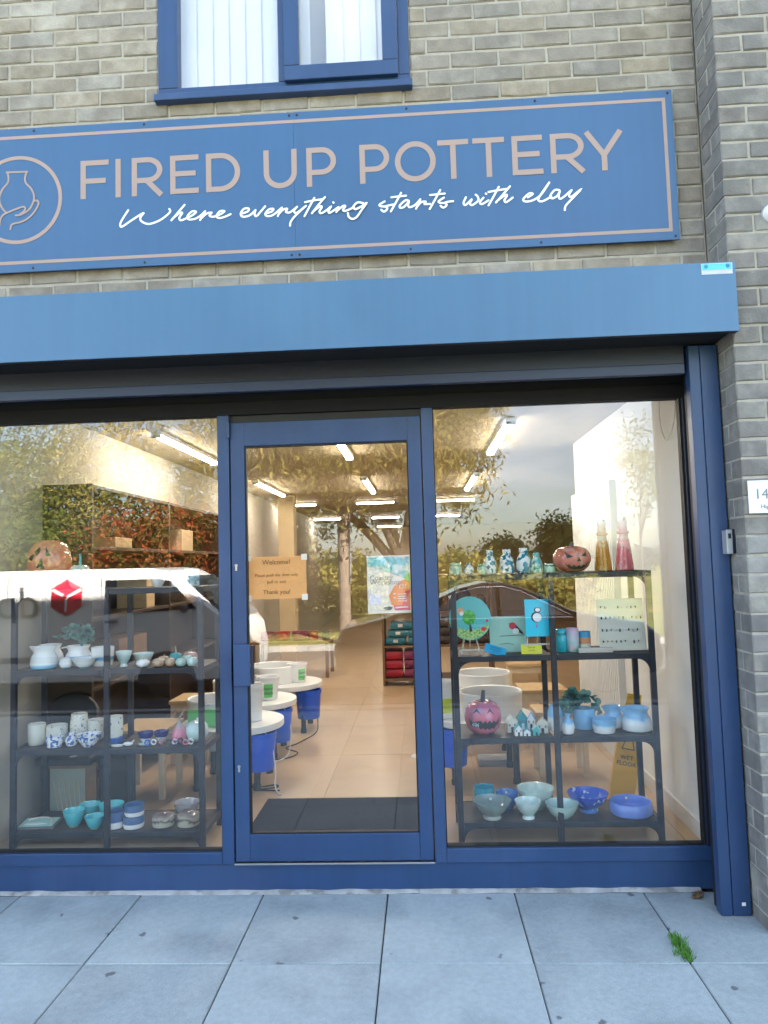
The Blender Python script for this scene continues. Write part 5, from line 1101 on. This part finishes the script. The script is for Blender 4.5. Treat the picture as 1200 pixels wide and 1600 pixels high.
# ---- right window, third shelf
z2 = ZR[1]
def house(b, Y, wallc, roofc, label):
    x0, x1, yt, yb = b; w = (x1 - x0) * mpp(Y); x, Y = spot((x0 + x1) / 2, yb, z2, 0, Y); H = (yb - yt) * mpp(Y) - .006; d = w * .8
    t = tag(empty('clay_house', (x, Y, z2 + .0006), R(random.uniform(-14, 14))), label, 'clay house', 'tiny clay houses')
    MB().prism([(-w * .45, 0), (w * .45, 0), (w * .45, H * .6), (0, H * .97), (-w * .45, H * .6)], -d / 2, d / 2).build('walls', wallc, t, bevel=.001)
    for s in (-1, 1): MB().prism([(s * w * .52, H * .56), (0, H), (0, H * .93), (s * w * .5, H * .52)][::s], -d / 2 - .002, d / 2 + .002).build('roof_slope', roofc, t)
    bx('door', 'face_dark' if wallc != 'g_tealdark' else 'g_white', t, -w * .12, w * .12, -d / 2 - .0012, -d / 2 - .0002, 0.001, H * .34)
    if w > .04:
        for s in (-1, 1): bx('window', 'stem_grey', t, s * w * .26 - w * .07, s * w * .26 + w * .07, -d / 2 - .0012, -d / 2 - .0002, H * .38, H * .52)
for bb_, Y, a, b_, lb in (((791, 806.5, 1116, 1143), .35, 'g_cream', 'g_mint', 'cream clay house beside the pink pumpkin'), ((808, 825, 1111, 1140), .42, 'g_tealdark', 'g_tealp', 'teal clay house at the back of the cluster'), ((824.5, 837, 1109, 1138), .40, 'g_white', 'g_sky', 'tall white clay house with a blue roof'), ((839.5, 857, 1120, 1144), .33, 'g_cream', 'g_cream', 'cream clay house at the right of the cluster'), ((803.5, 816, 1130, 1149), .27, 'g_white', 'g_tealp', 'small white clay house with teal front, front row'), ((818, 829, 1136, 1149), .265, 'g_white', 'g_tealdark', 'tiniest white clay house in the front row'), ((832, 843, 1132, 1149), .27, 'g_tealp', 'g_mint', 'tiny teal clay house in the front row')):
    house(bb_, Y, a, b_, lb)
pot('bud_vase', 'tall blue and white vase behind the shelf post, right third shelf', 'vase', (857, 880, 1101, 1143), z2, 'cyl', 'g_skywhite', Y=.36, opened=False)
pot('bud_vase', 'little white and blue vase before the planted pot', 'vase', (878, 898, 1114, 1146), z2, 'vase', 'g_skywhite', Y=.28, opened=False)
planter = pot('blue_planter', 'sky blue planter holding eucalyptus, right third shelf', 'planter', (896, 930, 1098, 1135), z2, 'pot', 'g_sky', Y=.40)
pot('blue_bowl', 'white and blue drip bowl, third shelf right', 'bowl', (926, 963, 1114, 1142), z2, 'pot', 'g_skywhite', Y=.31)
o = pot('blue_jug', 'smaller blue and white jug behind the drip bowl', 'jug', (944, 974, 1098, 1135), z2, 'jug', 'g_skywhite', 'blue and white jugs', Y=.42); spout(o, 'g_sky', -1)
o = pot('blue_jug', 'wide blue and white jug at the right end, third shelf', 'jug', (973, 1018, 1100, 1143), z2, 'jug', 'g_skywhite', 'blue and white jugs', Y=.34); spout(o, 'g_sky', -1)
def sprig(cx, cyy, z, spread, h, n, label, seed, droop=.0):
    r = random.Random(seed); t = tag(empty('eucalyptus_sprigs', (cx, cyy, z)), label, 'plant')
    sb_, lb_ = MB(), MB()
    for k in range(n):
        a = r.uniform(0, 6.28); e = r.uniform(.3, 1.0) * spread; top = Vector((math.cos(a) * e, math.sin(a) * e * .35, h * r.uniform(.55, 1.0)))
        path = smooth_path([(0, 0, -.02), (top.x * .35, top.y * .35, top.z * .6), (top.x, top.y, top.z - droop * e)], 5); sb_.tube(path, .0016, 5)
        for q in path[4:]:
            for s in range(3):
                rr = r.uniform(.011, .022); u = Vector((r.gauss(0, 1), r.gauss(0, 1), r.gauss(0, .6))).normalized(); v = u.cross(Vector((r.gauss(0, 1), r.gauss(0, 1), 1))).normalized(); c0_ = q + u * rr * .9
                lb_.add([c0_ + (u * math.cos(j * .785) + v * math.sin(j * .785)) * rr for j in range(8)], [tuple(range(8))])
    sb_.build('stem', 'bag_teal', t); f = lb_.build('foliage', 'eucalyptus', t); f['kind'] = 'stuff'
    return t
sprig(planter.location.x - .03, planter.location.y, z2 + planter['_h'], .125, .15, 15, 'grey-green eucalyptus sprigs in the sky blue planter', 5, 1.0)

# ---- right window, bottom shelf
z1 = ZR[0]; GBW = 'bowls on the right bottom shelf'
mat('price_tag', (.75, .77, .70), .6)
def price(o): 
    w, h = o['_w'] / 2, o['_h']; o.rotation_euler.z = 0
    t = MB().prism([(.007 * math.cos(a), .007 * math.sin(a)) for a in np.linspace(0, 2 * math.pi, 13)[:-1]], 0, .001).build('price_tag', 'price_tag', o, loc=(.0, w * .70, h * .80), rot=(R(-35), 0, 0))
pot('teal_cup', 'deep teal cup at the left end of the right bottom shelf', 'cup', (742, 773, 1223, 1262), z1, 'cup', 'g_tealdark', GBW, Y=.46)
price(pot('footed_bowl', 'grey-green footed bowl at the front left, right bottom shelf', 'bowl', (740, 799, 1243, 1282), z1, 'footed', 'g_grey', GBW))
price(pot('blue_bowl', 'dark blue bowl half hidden behind the grey-green footed bowl', 'bowl', (776, 811, 1236, 1268), z1, 'bowl', 'g_blue', GBW, Y=.43))
price(pot('mint_bowl', 'large pale mint bowl at the back, right bottom shelf', 'bowl', (810, 866, 1223, 1265), z1, 'bowl', 'g_mintwhite', GBW, Y=.43))
price(pot('footed_bowl', 'small pale mint footed bowl in front of the large bowl', 'bowl', (806, 846, 1248, 1283), z1, 'footed', 'g_mintwhite', GBW))
price(pot('faceted_bowl', 'mint faceted bowl behind the centre shelf post', 'bowl', (853, 905, 1248, 1280), z1, 'bowl', 'g_mint', GBW, n=9))
price(pot('footed_dish', 'cobalt and white flared footed dish, right bottom shelf', 'dish', (889, 950, 1230, 1270), z1, 'footed', 'g_cobalt', GBW, Y=.38))
price(pot('wide_bowl', 'lavender blue wide straight sided bowl at the right end', 'bowl', (955, 1018, 1242, 1279), z1, 'dish', 'g_lav', GBW))

# ---- left window, top shelf
y4 = ZL[3]
pot('white_bowl', 'white bowl left of the mugs, left top shelf', 'bowl', (233, 261, 887, 914), y4, 'bowl', 'g_white', Y=.33)
pot('white_mug', 'plain white beaker between bowl and striped cup, left top shelf', 'cup', (267, 289, 887, 913), y4, 'cup', 'g_white', Y=.31)
pot('striped_cup', 'blue and white striped cup at the right end, left top shelf', 'cup', (288, 312, 884, 912), y4, 'cup', 'g_stripe', Y=.33)
# ---- left window, second shelf
y3 = ZL[2]
o = pot('white_jug', 'white jug with blue base at the left of the second shelf', 'jug', (48, 90, 1002, 1041), y3, 'jug', 'g_whiteblue', 'white and blue jugs', Y=.30); spout(o, 'g_white', -1)
o = pot('white_jug', 'taller white jug standing behind the blue based one', 'jug', (58, 99, 993, 1030), y3, 'jug', 'g_white', 'white and blue jugs', Y=.44); handle(o, 'g_white', 1)
pl2 = pot('white_planter', 'white and blue planter with eucalyptus, left second shelf', 'planter', (102, 144, 996, 1032), y3, 'jug', 'g_whiteband', Y=.40)
sprig(pl2.location.x + .02, pl2.location.y, y3 + pl2['_h'], .15, .14, 14, 'dusty green eucalyptus sprigs in the white planter', 8, .4)
pot('clay_egg', 'small white egg shaped pebble beside the white jugs', 'egg', (93, 113, 1021, 1040), y3, 'egg', 'g_whiteblue', Y=.28, opened=False)
o = pot('pouring_bowl', 'small white and blue pouring bowl, left second shelf', 'bowl', (113, 150, 1021, 1040), y3, 'bowl', 'g_whiteblue', Y=.29); spout(o, 'g_white', 1)
pot('banded_bowl', 'white bowl with blue band behind the centre post, left shelves', 'bowl', (143, 178, 1004, 1037), y3, 'pot', 'g_whiteband', Y=.37)
pot('grey_bowl', 'pale grey footed bowl right of the centre post, left shelves', 'bowl', (181, 206, 1010, 1036), y3, 'footed', 'g_mintwhite', Y=.32)
pot('shallow_dish', 'shallow pale dish behind the white mini pumpkin', 'dish', (208, 240, 1007, 1026), y3, 'bowl', 'g_mintwhite', Y=.42)
# ---- left window, third shelf
y2 = ZL[1]; GC = 'cream cups on the left third shelf'
pot('cream_cup', 'plain cream cup at the far left of the third shelf', 'cup', (44, 71, 1128, 1165), y2, 'cup', 'g_cream', GC)
pot('cream_cup', 'wide cream cup with dark rim marks, second from left', 'cup', (73, 105, 1118, 1152), y2, 'cup', 'g_creamdots', GC, Y=.37)
pot('tall_cup', 'tallest cream cup with blue blossom pattern', 'cup', (110, 138, 1099, 1146), y2, 'tall', 'g_creamdots', GC, Y=.42)
pot('cream_cup', 'cream cup with dark dots left of the centre post', 'cup', (138, 163, 1108, 1145), y2, 'cup', 'g_creamdots', GC, Y=.42)
pot('tall_cup', 'cream cup with blue base right of the centre post', 'cup', (168, 192, 1108, 1154), y2, 'cup', 'g_creamblue', GC, Y=.35)
o = pot('patterned_jug', 'low blue speckled pouring jug in the front row', 'jug', (72, 98, 1143, 1165), y2, 'pot', 'g_bluewhite', 'blue speckled ware', Y=.27); spout(o, 'g_bluewhite', 1)
pot('patterned_jug', 'round blue speckled jar between cups and pouring bowl', 'jar', (102, 122, 1136, 1160), y2, 'vase', 'g_bluewhite', 'blue speckled ware', Y=.30)
o = pot('pouring_bowl', 'blue speckled pouring bowl left of the centre post', 'bowl', (120, 158, 1137, 1162), y2, 'bowl', 'g_bluewhite', 'blue speckled ware', Y=.28); spout(o, 'g_bluewhite', 1)
pot('navy_bowl', 'navy and white bowl, left of the pair', 'bowl', (216, 240, 1131, 1151), y2, 'bowl', 'g_navywhite', 'pair of navy bowls', Y=.34)
pot('navy_bowl', 'navy and white bowl, right of the pair', 'bowl', (241, 264, 1130, 1150), y2, 'bowl', 'g_navywhite', 'pair of navy bowls', Y=.36)
o = pot('pink_gourd', 'pink gourd with curled stem, left third shelf', 'gourd', (268, 293, 1112, 1149), y2, 'gourd', 'g_pinkg', Y=.33, opened=False); MB().tube(smooth_path([(0, 0, o['_h'] * .95), (.004, 0, o['_h'] * 1.15), (.018, 0, o['_h'] * 1.3), (.024, 0, o['_h'] * 1.42)], 4), .006, 7).build('stem', 'stem_tan', o, True); o.rotation_euler.z = 0
pumpkin((290, 326, 1118, 1150), y2, .36, 'g_mintwhite', 'white round gourd beside the pink one', [], stem_h=.12, stemcol='g_white', amp=.04, name='white_gourd', cat='gourd')
tb = ((183, 'g_white', 'clear white ring dish'), (200, 'g_white', 'small white bird figure'), (225, 'g_palep', 'pale dish of trinkets'), (230, 'g_cobalt', 'cobalt blue ring'), (240, 'g_white', 'white ring right of the cobalt one'), (252, 'g_pinkg', 'red ring'), (263, 'face_dark', 'black ring, left of two'), (273, 'g_bluewhite', 'blue speckled ring'), (282, 'face_dark', 'black ring, right of two'), (290, 'g_pinkg', 'rose ring near the post'), (298, 'g_white', 'white ring at the right end'))
for k, (px, m, lb) in enumerate(tb):
    x, Y = spot(px, 1156, y2, 0, .265 + .012 * (k % 3)); b = MB(); rr = .013 if k > 2 else .02
    if k in (0, 2): b.lathe([(.5, 0), (.9, .1), (1, .5), (.9, .45), (.5, .15), (0, .12)], 18); b.v = [(p[0] * .034, p[1] * .02, p[2] * .016) for p in b.v]
    elif k == 1: b.lathe([(0, 0), (.6, .05), (1, .4), (.7, .8), (0, 1)], 14); b.v = [(p[0] * .03, p[1] * .012, p[2] * .022) for p in b.v]; b.tube([(.02, 0, .014), (.034, 0, .03)], [.006, .003], 6)
    else: b.tube([(rr * math.cos(a), 0, rr + .001 + rr * math.sin(a)) for a in np.linspace(0, 6.2, 16)], .0045, 7)
    tag(b.build('trinket', m, None, True, loc=(x, Y, y2 + (.0045 if k > 2 else .001))), lb + ' in the trinket row, left third shelf', 'trinket', 'trinkets along the left third shelf')
# ---- left window, bottom shelf
y1 = ZL[0]; GT = 'teal bowls on the left bottom shelf'
pot('teal_bowl', 'teal flared bowl at the left of the group', 'bowl', (99, 132, 1257, 1289), y1, 'bowl', 'g_teal', GT, Y=.31)
pot('teal_bowl', 'teal bowl at the back of the group', 'bowl', (124, 157, 1244, 1274), y1, 'bowl', 'g_teal', GT, Y=.42)
pot('teal_bowl', 'small teal bowl at the front of the group', 'bowl', (133, 163, 1265, 1291), y1, 'bowl', 'g_teal', GT, Y=.275)
pot('teal_bowl', 'wide teal bowl behind the centre post', 'bowl', (155, 193, 1244, 1276), y1, 'bowl', 'g_teal', GT, Y=.41)
d1 = pot('slate_dish', 'slate blue and white pot left of the stacked pair', 'dish', (166, 193, 1263, 1296), y1, 'cup', 'g_slatewhite', 'slate blue pots', Y=.29)
d2 = pot('slate_dish', 'slate blue and white pot at the bottom of the stack', 'dish', (193, 225, 1271, 1298), y1, 'cup', 'g_slatewhite', 'slate blue pots', Y=.285, Hm=.062)
pot('slate_dish', 'slate blue and white pot on top of the stack', 'dish', (195, 225, 1250, 1276), y1 + .0632, 'cup', 'g_slatewhite', 'slate blue pots', Y=.285, Hm=.058)
pot('lidded_box', 'brown banded lidded pot, left of the two', 'lidded pot', (238, 273, 1261, 1289), y1, 'box', 'g_brownsp', 'brown banded pots', Y=.30, opened=False)
pot('lidded_box', 'brown banded lidded pot, right of the two', 'lidded pot', (277, 312, 1260, 1290), y1, 'box', 'g_brownsp', 'brown banded pots', Y=.30, opened=False)
pot('smoky_bowl', 'smoky grey bowl behind the brown banded pots', 'bowl', (272, 312, 1244, 1275), y1, 'bowl', 'g_smoke', None, Y=.44)
c = atZ(60, 1290, y1); t = tag(empty('picture_tile', (c.x, .335, y1 + .001), R(4)), 'flat pale tray tile with a wave drawing, left bottom shelf', 'tile'); t.rotation_euler = (R(4), 0, R(4))
bx('tray', 'stem_grey', t, -.105, .105, -.06, .07, 0, .012, .003); bx('tray_picture', 'paint_mintbg', t, -.09, .09, -.05, .06, .0125, .0145)
MB().tube(smooth_path([(-.07, .03, .016), (-.03, .055, .017), (.03, .05, .017), (.07, .01, .016), (.08, -.03, .016)], 5), .005, 6).build('tray_arch', 'easel_wood', t)
MB().prismz([(-.07, -.03), (.0, -.035), (.05, -.02), (.0, -.005), (-.06, -.01)], .0148, .0165).build('tray_wave', 'paint_white', t)
pot('clip_jar', 'small white peg figure behind the left bottom shelf', 'figure', (46, 59, 1187, 1203), FZ + .3365, 'jar', 'g_white', None, Y=.5, Hm=.045, opened=False).location = (-2.07, .606, FZ + .3365)
# ================================================================== ACROSS THE STREET (seen mirrored in the glass)
def quad_mesh(name, V, m):
    n = len(V); me = bpy.data.meshes.new(name)
    me.vertices.add(n * 4); me.vertices.foreach_set('co', V.reshape(-1).astype(np.float32))
    me.loops.add(n * 4); me.loops.foreach_set('vertex_index', np.arange(n * 4, dtype=np.int32))
    me.polygons.add(n); me.polygons.foreach_set('loop_start', np.arange(0, n * 4, 4, dtype=np.int32)); me.polygons.foreach_set('loop_total', np.full(n, 4, dtype=np.int32))
    me.update(calc_edges=True); me.materials.append(MATS[m]); return me
def leaves(cent, ln, wd, droop=.5):
    n = len(cent); d = rng.normal(size=(n, 3)); d[:, 2] -= droop; d /= np.linalg.norm(d, axis=1)[:, None]
    s = np.cross(d, rng.normal(size=(n, 3))); s /= np.linalg.norm(s, axis=1)[:, None]
    L = (ln * rng.uniform(.6, 1.25, n))[:, None]; Wd = (wd * rng.uniform(.6, 1.2, n))[:, None]
    return np.stack([cent - d * L * .5, cent + s * Wd * .5, cent + d * L * .5, cent - s * Wd * .5], axis=1)
def crown_points(n_cl, per, c, rad, spread, shell=.35, lumps=None):
    """sprays of leaves: clusters through an uneven crown volume"""
    u = rng.normal(size=(n_cl, 3)); u /= np.linalg.norm(u, axis=1)[:, None]
    rr = shell + (1 - shell) * rng.uniform(0, 1, n_cl) ** .55
    lum = np.array([1 + .28 * noise.noise(Vector(v) * 2.1 + Vector(c)) for v in u])
    cc = np.array(c) + u * (rr * lum)[:, None] * np.array(rad)
    pts = np.repeat(cc, per, axis=0) + rng.normal(size=(n_cl * per, 3)) * np.array(spread)
    return pts, cc
def tree(name, label, base, trunk_h, c, rad, m, n_cl, per, ln, wd, tr_r=.12, droop=.5, spread=(.28, .28, .3), group=None, limbs=7, lean=0.0):
    t = tag(empty(name, base), label, 'tree', group)
    pts, cc = crown_points(n_cl, per, c, rad, spread)
    base = np.array(base)
    b = MB(); top = Vector((lean, 0, trunk_h)); b.tube(smooth_path([(0, 0, -.1), (lean * .25, .03, trunk_h * .35), (lean * .7, -.02, trunk_h * .75), top], 4), list(np.linspace(tr_r * 1.25, tr_r * .8, 13)), 10); b.build('trunk', 'bark', t, True)
    idx = rng.choice(len(cc), min(limbs, len(cc)), replace=False)
    for i in idx:
        e = Vector(cc[i] - base); mid = top.lerp(e, .5) + Vector((0, 0, .12 * (e - top).length))
        MB().tube(smooth_path([top - Vector((0, 0, .25)), mid, e], 4), list(np.linspace(tr_r * .55, tr_r * .12, 9)), 7).build('limb', 'bark', t, True)
    f = link('crown', quad_mesh('crown', leaves(pts - base, ln, wd, droop), m), t); f['kind'] = 'stuff'
    return t
# the broad golden tree whose crown fills the door glass
tr_ = tree('street_tree', 'broad golden-green street tree mirrored in the door glass', (-.55, -11.2, -.02), 1.9, (-1.0, -11.4, 4.7), (2.75, 2.2, 2.2), 'leaf_gold', 1000, 62, .18, .046, tr_r=.17, droop=.9, spread=(.22, .22, .34), limbs=3, lean=.1)
tb_ = Vector((-.55, -11.2, -.02))
for tgt, r0 in (((-2.1, -11.2, 2.95), .11), ((.9, -11.3, 3.4), .10), ((-.9, -11.6, 4.6), .10), ((.35, -11.0, 4.8), .08), ((-3.0, -11.4, 3.6), .06)):
    e = Vector(tgt) - tb_; s = Vector((.1, 0, 1.75)); MB().tube(smooth_path([s - Vector((0, 0, .3)), s + (e - s) * .45 + Vector((0, 0, .10)), e], 5), list(np.linspace(r0, r0 * .3, 11)), 8).build('limb', 'bark', tr_, True)
# sapling mirrored at the right
p = atY(1000, 720, 8.6)
tree('sapling', 'thin sapling mirrored in the upper right of the right window', (p.x + .75, -8.9 - 2.3, -.03), 2.2, (p.x * 1.22 + .25, -11.2, 3.55), (.75, .6, 1.15), 'leaf_green', 60, 26, .12, .05, tr_r=.026, droop=.3, spread=(.15, .15, .15), limbs=6)
# green and red-leaved bank behind the van, mirrored in the left window
G = 'trees beyond the road'
for k, (x, y, h, rx, rz, m, lb) in enumerate(((-11.5, -16.5, 3.6, 2.6, 2.7, 'leaf_green', 'green tree at the far left, mirrored above the van'), (-8.2, -16.0, 3.9, 2.6, 2.9, 'leaf_gold', 'yellowing tree mirrored over the van roof'), (-5.2, -17.0, 3.9, 2.5, 2.9, 'leaf_gold', 'yellowing tree mirrored beside the door, left window'), (-9.9, -14.0, 1.6, 1.9, 1.45, 'leaf_green', 'bushy green shrub tree mirrored behind the orange pumpkin'), (-6.6, -13.9, 1.75, 1.9, 1.3, 'leaf_red', 'red leaved bush mirrored just above the van cab'), (-4.4, -14.6, 1.6, 1.5, 1.2, 'leaf_red', 'russet bush mirrored at the right of the left window'), (-13.5, -18, 3.4, 2.6, 2.6, 'leaf_green', 'green tree mirrored at the very edge of the left window'), (4.9, -38, 1.5, 1.0, .9, 'leaf_dark', 'dark distant tree mirrored behind the cone bottles'), (8.3, -40, 2.1, 1.0, 1.6, 'leaf_dark', 'dark pointed tree mirrored above the grinning pumpkin'), (13.5, -48, 1.1, 3.2, .8, 'leaf_dark', 'wide dark tree on the far skyline, right window'), (-3.9, -30, .95, 2.0, .7, 'leaf_gold', 'far golden tree mirrored low in the door glass'), (-8, -30, 2.6, 2.6, 2.1, 'leaf_gold', 'far yellow tree mirrored at the left of the door'), (1.6, -30, .9, 1.8, .6, 'leaf_gold', 'far low golden tree mirrored right of the door'))):
    big = abs(y) > 25
    tree('far_tree' if big else 'bank_tree', lb, (x, y, 0.0), max(.8, h - rz * .6), (x, y, h), (rx, rx * .8, rz), m, 260 if not big else 130, 44, .16 if not big else .30, .065 if not big else .13, tr_r=.12, droop=.3, spread=(.3, .3, .3) if not big else (.45, .45, .4), group=G, limbs=4)
# clipped hedge along the lawn
hp = []
for k in range(9000):
    x = random.uniform(-7, 5.5); hp.append((x, -19.5 + random.uniform(-.6, .6), random.uniform(.0, 1.0) ** .7 * (.95 + .2 * noise.noise((x * .8, 0, 5)))))
o = link('hedge', quad_mesh('hedge', leaves(np.array(hp), .20, .10, .2), 'leaf_gold')); tag(o, 'golden hedge beyond the lawn, mirrored low in the door glass', 'hedge', kind='stuff')
# telegraph pole
pb = Vector((-1.55, -9.75 - 1.1, -.02))
tp = tag(empty('telegraph_pole', pb), 'wooden telegraph pole mirrored upright in the middle of the door', 'pole')
MB().tube([(0, 0, -.1), (0, 0, 3), (.0, 0, 8)], [.125, .115, .095], 14).build('shaft', 'pole_wood', tp, True)
bx('cross_arm', 'pole_wood', tp, -.6, .6, .1, .19, 7.2, 7.3, .006)
for s in (-.5, -.2, .2, .5): MB().lathe([(.03, 0), (.04, .03), (.03, .07), (0, .08)], 10, (s, .145, 7.301)).build('insulator', 'white_plastic', tp, True)
MB().tube(smooth_path([(.13, .05, 1.2), (.14, .05, 2.2), (.13, .03, 4.0)], 4), .02, 6).build('conduit', 'galv', tp, True)

# --- vehicles: body lofted across its width from a side outline
def body(outline, halfw, tumble, zbelt, ztop, m, name, parent, n=5):
    """outline: side view (x,z), clockwise from rear bottom; narrows above the belt line and rounds towards both flanks"""
    b = MB(); k = len(outline); secs = [(-1, .0), (-.96, 1), (-.6, 1.0), (0, 1.0), (.6, 1.0), (.96, 1), (1, .0)]
    cx = sum(p[0] for p in outline) / k; cz = sum(p[1] for p in outline) / k
    for s, fl in secs:
        for x, z in outline:
            t_ = max(0, min(1, (z - zbelt) / (ztop - zbelt))); w = halfw - tumble * t_
            ins = .035 if fl == 0 else 0
            xx = x + (cx - x) * ins * .6; zz = z + (cz - z) * ins
            b.v.append((xx, s * w, zz))
    for j in range(len(secs) - 1):
        for i in range(k): i2 = (i + 1) % k; b.f.append((j * k + i, j * k + i2, (j + 1) * k + i2, (j + 1) * k + i))
    b.f.append(tuple(range(k))[::-1]); b.f.append(tuple(range((len(secs) - 1) * k, len(secs) * k)))
    return b.build(name, m, parent, True)
def wheelset(parent, xs_, halfw, r, z):
    for xx in xs_:
        for s in (-1, 1):
            w = MB().lathe([(r * .62, -.09), (r * .93, -.10), (r, -.07), (r, .07), (r * .93, .10), (r * .62, .09)], 28).build('wheel', 'tyre', parent, True, loc=(xx, s * (halfw - .085), z), rot=(R(90), 0, 0))
            MB().lathe([(r * .60, -.085), (r * .64, -.075), (r * .64, .075), (r * .60, .085), (r * .2, .07), (0, .075)] if True else [], 20).build('rim', 'rim', w, True)
def side_piece(name, m, parent, pts, halfw, off, zbelt, ztop, tumble):
    vs = []
    for x, z in pts:
        t_ = max(0, min(1, (z - zbelt) / (ztop - zbelt))); vs.append((x, halfw - tumble * t_ + off, z))
    return MB().add(vs, [tuple(range(len(vs)))]).build(name, m, parent)
VX, VY, RZ = -4.72, -6.72, -.12
van = tag(empty('delivery_van', (VX, VY, RZ)), 'white delivery van with red cube emblem, mirrored in the left window', 'van')
vo = [(-2.25, .28), (-2.30, .6), (-2.28, 1.35), (-2.2, 1.66), (-2.0, 1.735), (1.05, 1.725), (1.28, 1.68), (1.45, 1.58), (1.80, 1.27), (2.12, 1.02), (2.24, .86), (2.30, .55), (2.28, .25), (1.9, .22), (-1.9, .22)]
body(vo, .90, .09, 1.0, 1.73, 'van_white', 'body', van)
sp_ = lambda n_, m, pts, off=.004: side_piece(n_, m, van, pts, .90, off, 1.0, 1.73, .09)
for x, z in ((1.32, .25), (-1.42, .25)): sp_('wheel_arch', 'van_grey', [(x + .40 * math.cos(a), .20 + .42 * math.sin(a)) for a in np.linspace(0, math.pi, 14)], .003)
sp_('side_window', 'car_glass', [(.46, 1.12), (1.72, 1.17), (1.36, 1.54), (1.2, 1.575), (.46, 1.575)]); sp_('door_seam', 'van_grey', [(.40, .32), (.412, .32), (.412, 1.62), (.40, 1.62)]); sp_('door_seam', 'van_grey', [(-.9, .32), (-.888, .32), (-.888, 1.66), (-.9, 1.66)]); sp_('side_moulding', 'van_grey', [(-1.0, .5), (.9, .5), (.9, .58), (-1.0, .58)]); sp_('door_handle', 'van_grey', [(.48, 1.0), (.66, 1.0), (.66, 1.04), (.48, 1.04)], .015)
lx, lz, s = -.065, 1.36, .245
hexp = [(lx + s * math.sin(R(60 * k)), lz + s * math.cos(R(60 * k))) for k in range(6)]; ce = (lx, lz)
sp_('cube_emblem', 'van_red_light', [hexp[0], hexp[1], ce, hexp[5]], .006); sp_('cube_emblem', 'van_red', [ce, hexp[1], hexp[2], hexp[3]], .006); sp_('cube_emblem', 'van_red_deep', [hexp[5], ce, hexp[3], hexp[4]], .006)
def bar(a, b_, w): 
    a, b_ = Vector(a), Vector(b_); d = (b_ - a).normalized(); n_ = Vector((-d.y, d.x)) * w / 2; return [tuple(a + n_), tuple(b_ + n_), tuple(b_ - n_), tuple(a - n_)]
sp_('emblem_tape', 'van_white', bar((lx - s * .80, lz + s * .44), (lx - s * .18, lz + s * .10), .042), .009); sp_('emblem_tape', 'van_white', bar((lx + s * .80, lz + s * .44), (lx + s * .02, lz + s * .0), .042), .009); sp_('emblem_tape', 'van_white', bar((lx, lz - s * .03), (lx, lz - s * .78), .030), .011)
o = link('lettering', text_mesh('dpd', .62, 'van_grey', 'CENTER', depth=.001), van, (-.88, .888, 1.28), (R(90 + 5), 0, R(180)))
for xx in (2.24,): MB().lathe([(.10, 0), (.08, .03), (0, .035)], 16).build('headlight', 'lamp_clear', van, True, loc=(2.16, .72, .82), rot=(R(90), 0, R(70)))
MB().prismx([(-.80, 1.02), (.80, 1.02), (.66, 1.60), (-.66, 1.60)], 0, .006).build('windscreen', 'car_glass', van, loc=(0, 0, 0))
van.children[-1].data.transform(Matrix(((1, 0, 0, 2.16), (0, 1, 0, 0), (0, 0, 1, 0), (0, 0, 0, 1))) @ Matrix(((1, 0, -1.12, 1.12 * 1.02), (0, 1, 0, 0), (0, 0, 1, 0), (0, 0, 0, 1))))
MB().lathe([(0, -.07), (.06, -.05), (.075, 0), (.06, .05), (0, .07)], 12, sx=.7).build('wing_mirror', 'van_grey', van, True, loc=(1.58, .97, 1.18))
wheelset(van, (1.32, -1.42), .88, .32, .32)
CXX, CYY = .95, -6.5
car = tag(empty('black_car', (CXX, CYY, RZ)), 'black parked car mirrored behind the right window display', 'car')
co = [(-2.05, .30), (-2.10, .62), (-2.0, .86), (-1.45, .98), (-.85, 1.16), (-.45, 1.335), (-.15, 1.40), (.1, 1.40), (.35, 1.33), (.70, 1.17), (.95, 1.03), (1.25, .95), (1.85, .86), (2.02, .70), (2.05, .45), (2.0, .25), (1.6, .2), (-1.7, .2)]
body(co, .88, .24, .9, 1.40, 'car_black', 'body', car)
cs_ = lambda n_, m, pts, off=.004: side_piece(n_, m, car, pts, .88, off, .9, 1.40, .24)
cs_('side_window', 'car_glass', [(-.95, .99), (0, .97), (0, 1.335), (-.2, 1.335), (-.5, 1.27)]); cs_('side_window', 'car_glass', [(.05, .97), (.86, .98), (.62, 1.13), (.33, 1.27), (.1, 1.335), (.05, 1.335)])
for q, (a, b_) in enumerate((((-1.0, .965), (.95, .955)), ((-.52, 1.285), (-.2, 1.352)), ((-.2, 1.352), (.1, 1.352)), ((.1, 1.352), (.34, 1.285)), ((.34, 1.285), (.92, .985)))): cs_('window_trim', 'steel', bar(a, b_, .014), .007)
cs_('door_handle', 'steel', [(-.35, .86), (-.15, .86), (-.15, .89), (-.35, .89)], .012); cs_('door_seam', 'gasket', [(.02, .3), (.03, .3), (.03, .95), (.02, .95)], .003)
for x in (1.32, -1.35): cs_('wheel_arch', 'gasket', [(x + .37 * math.cos(a), .2 + .44 * math.sin(a)) for a in np.linspace(0, math.pi, 14)], .003)
wheelset(car, (1.32, -1.35), .88, .31, .31)
for sgn, xx, m in ((1, 1.93, 'lamp_clear'), (-1, -2.03, 'lamp_red')): MB().lathe([(.08, 0), (.06, .03), (0, .035)], 14).build('lamp', m, car, True, loc=(xx, .66, .68), rot=(0, R(90 * sgn), 0))
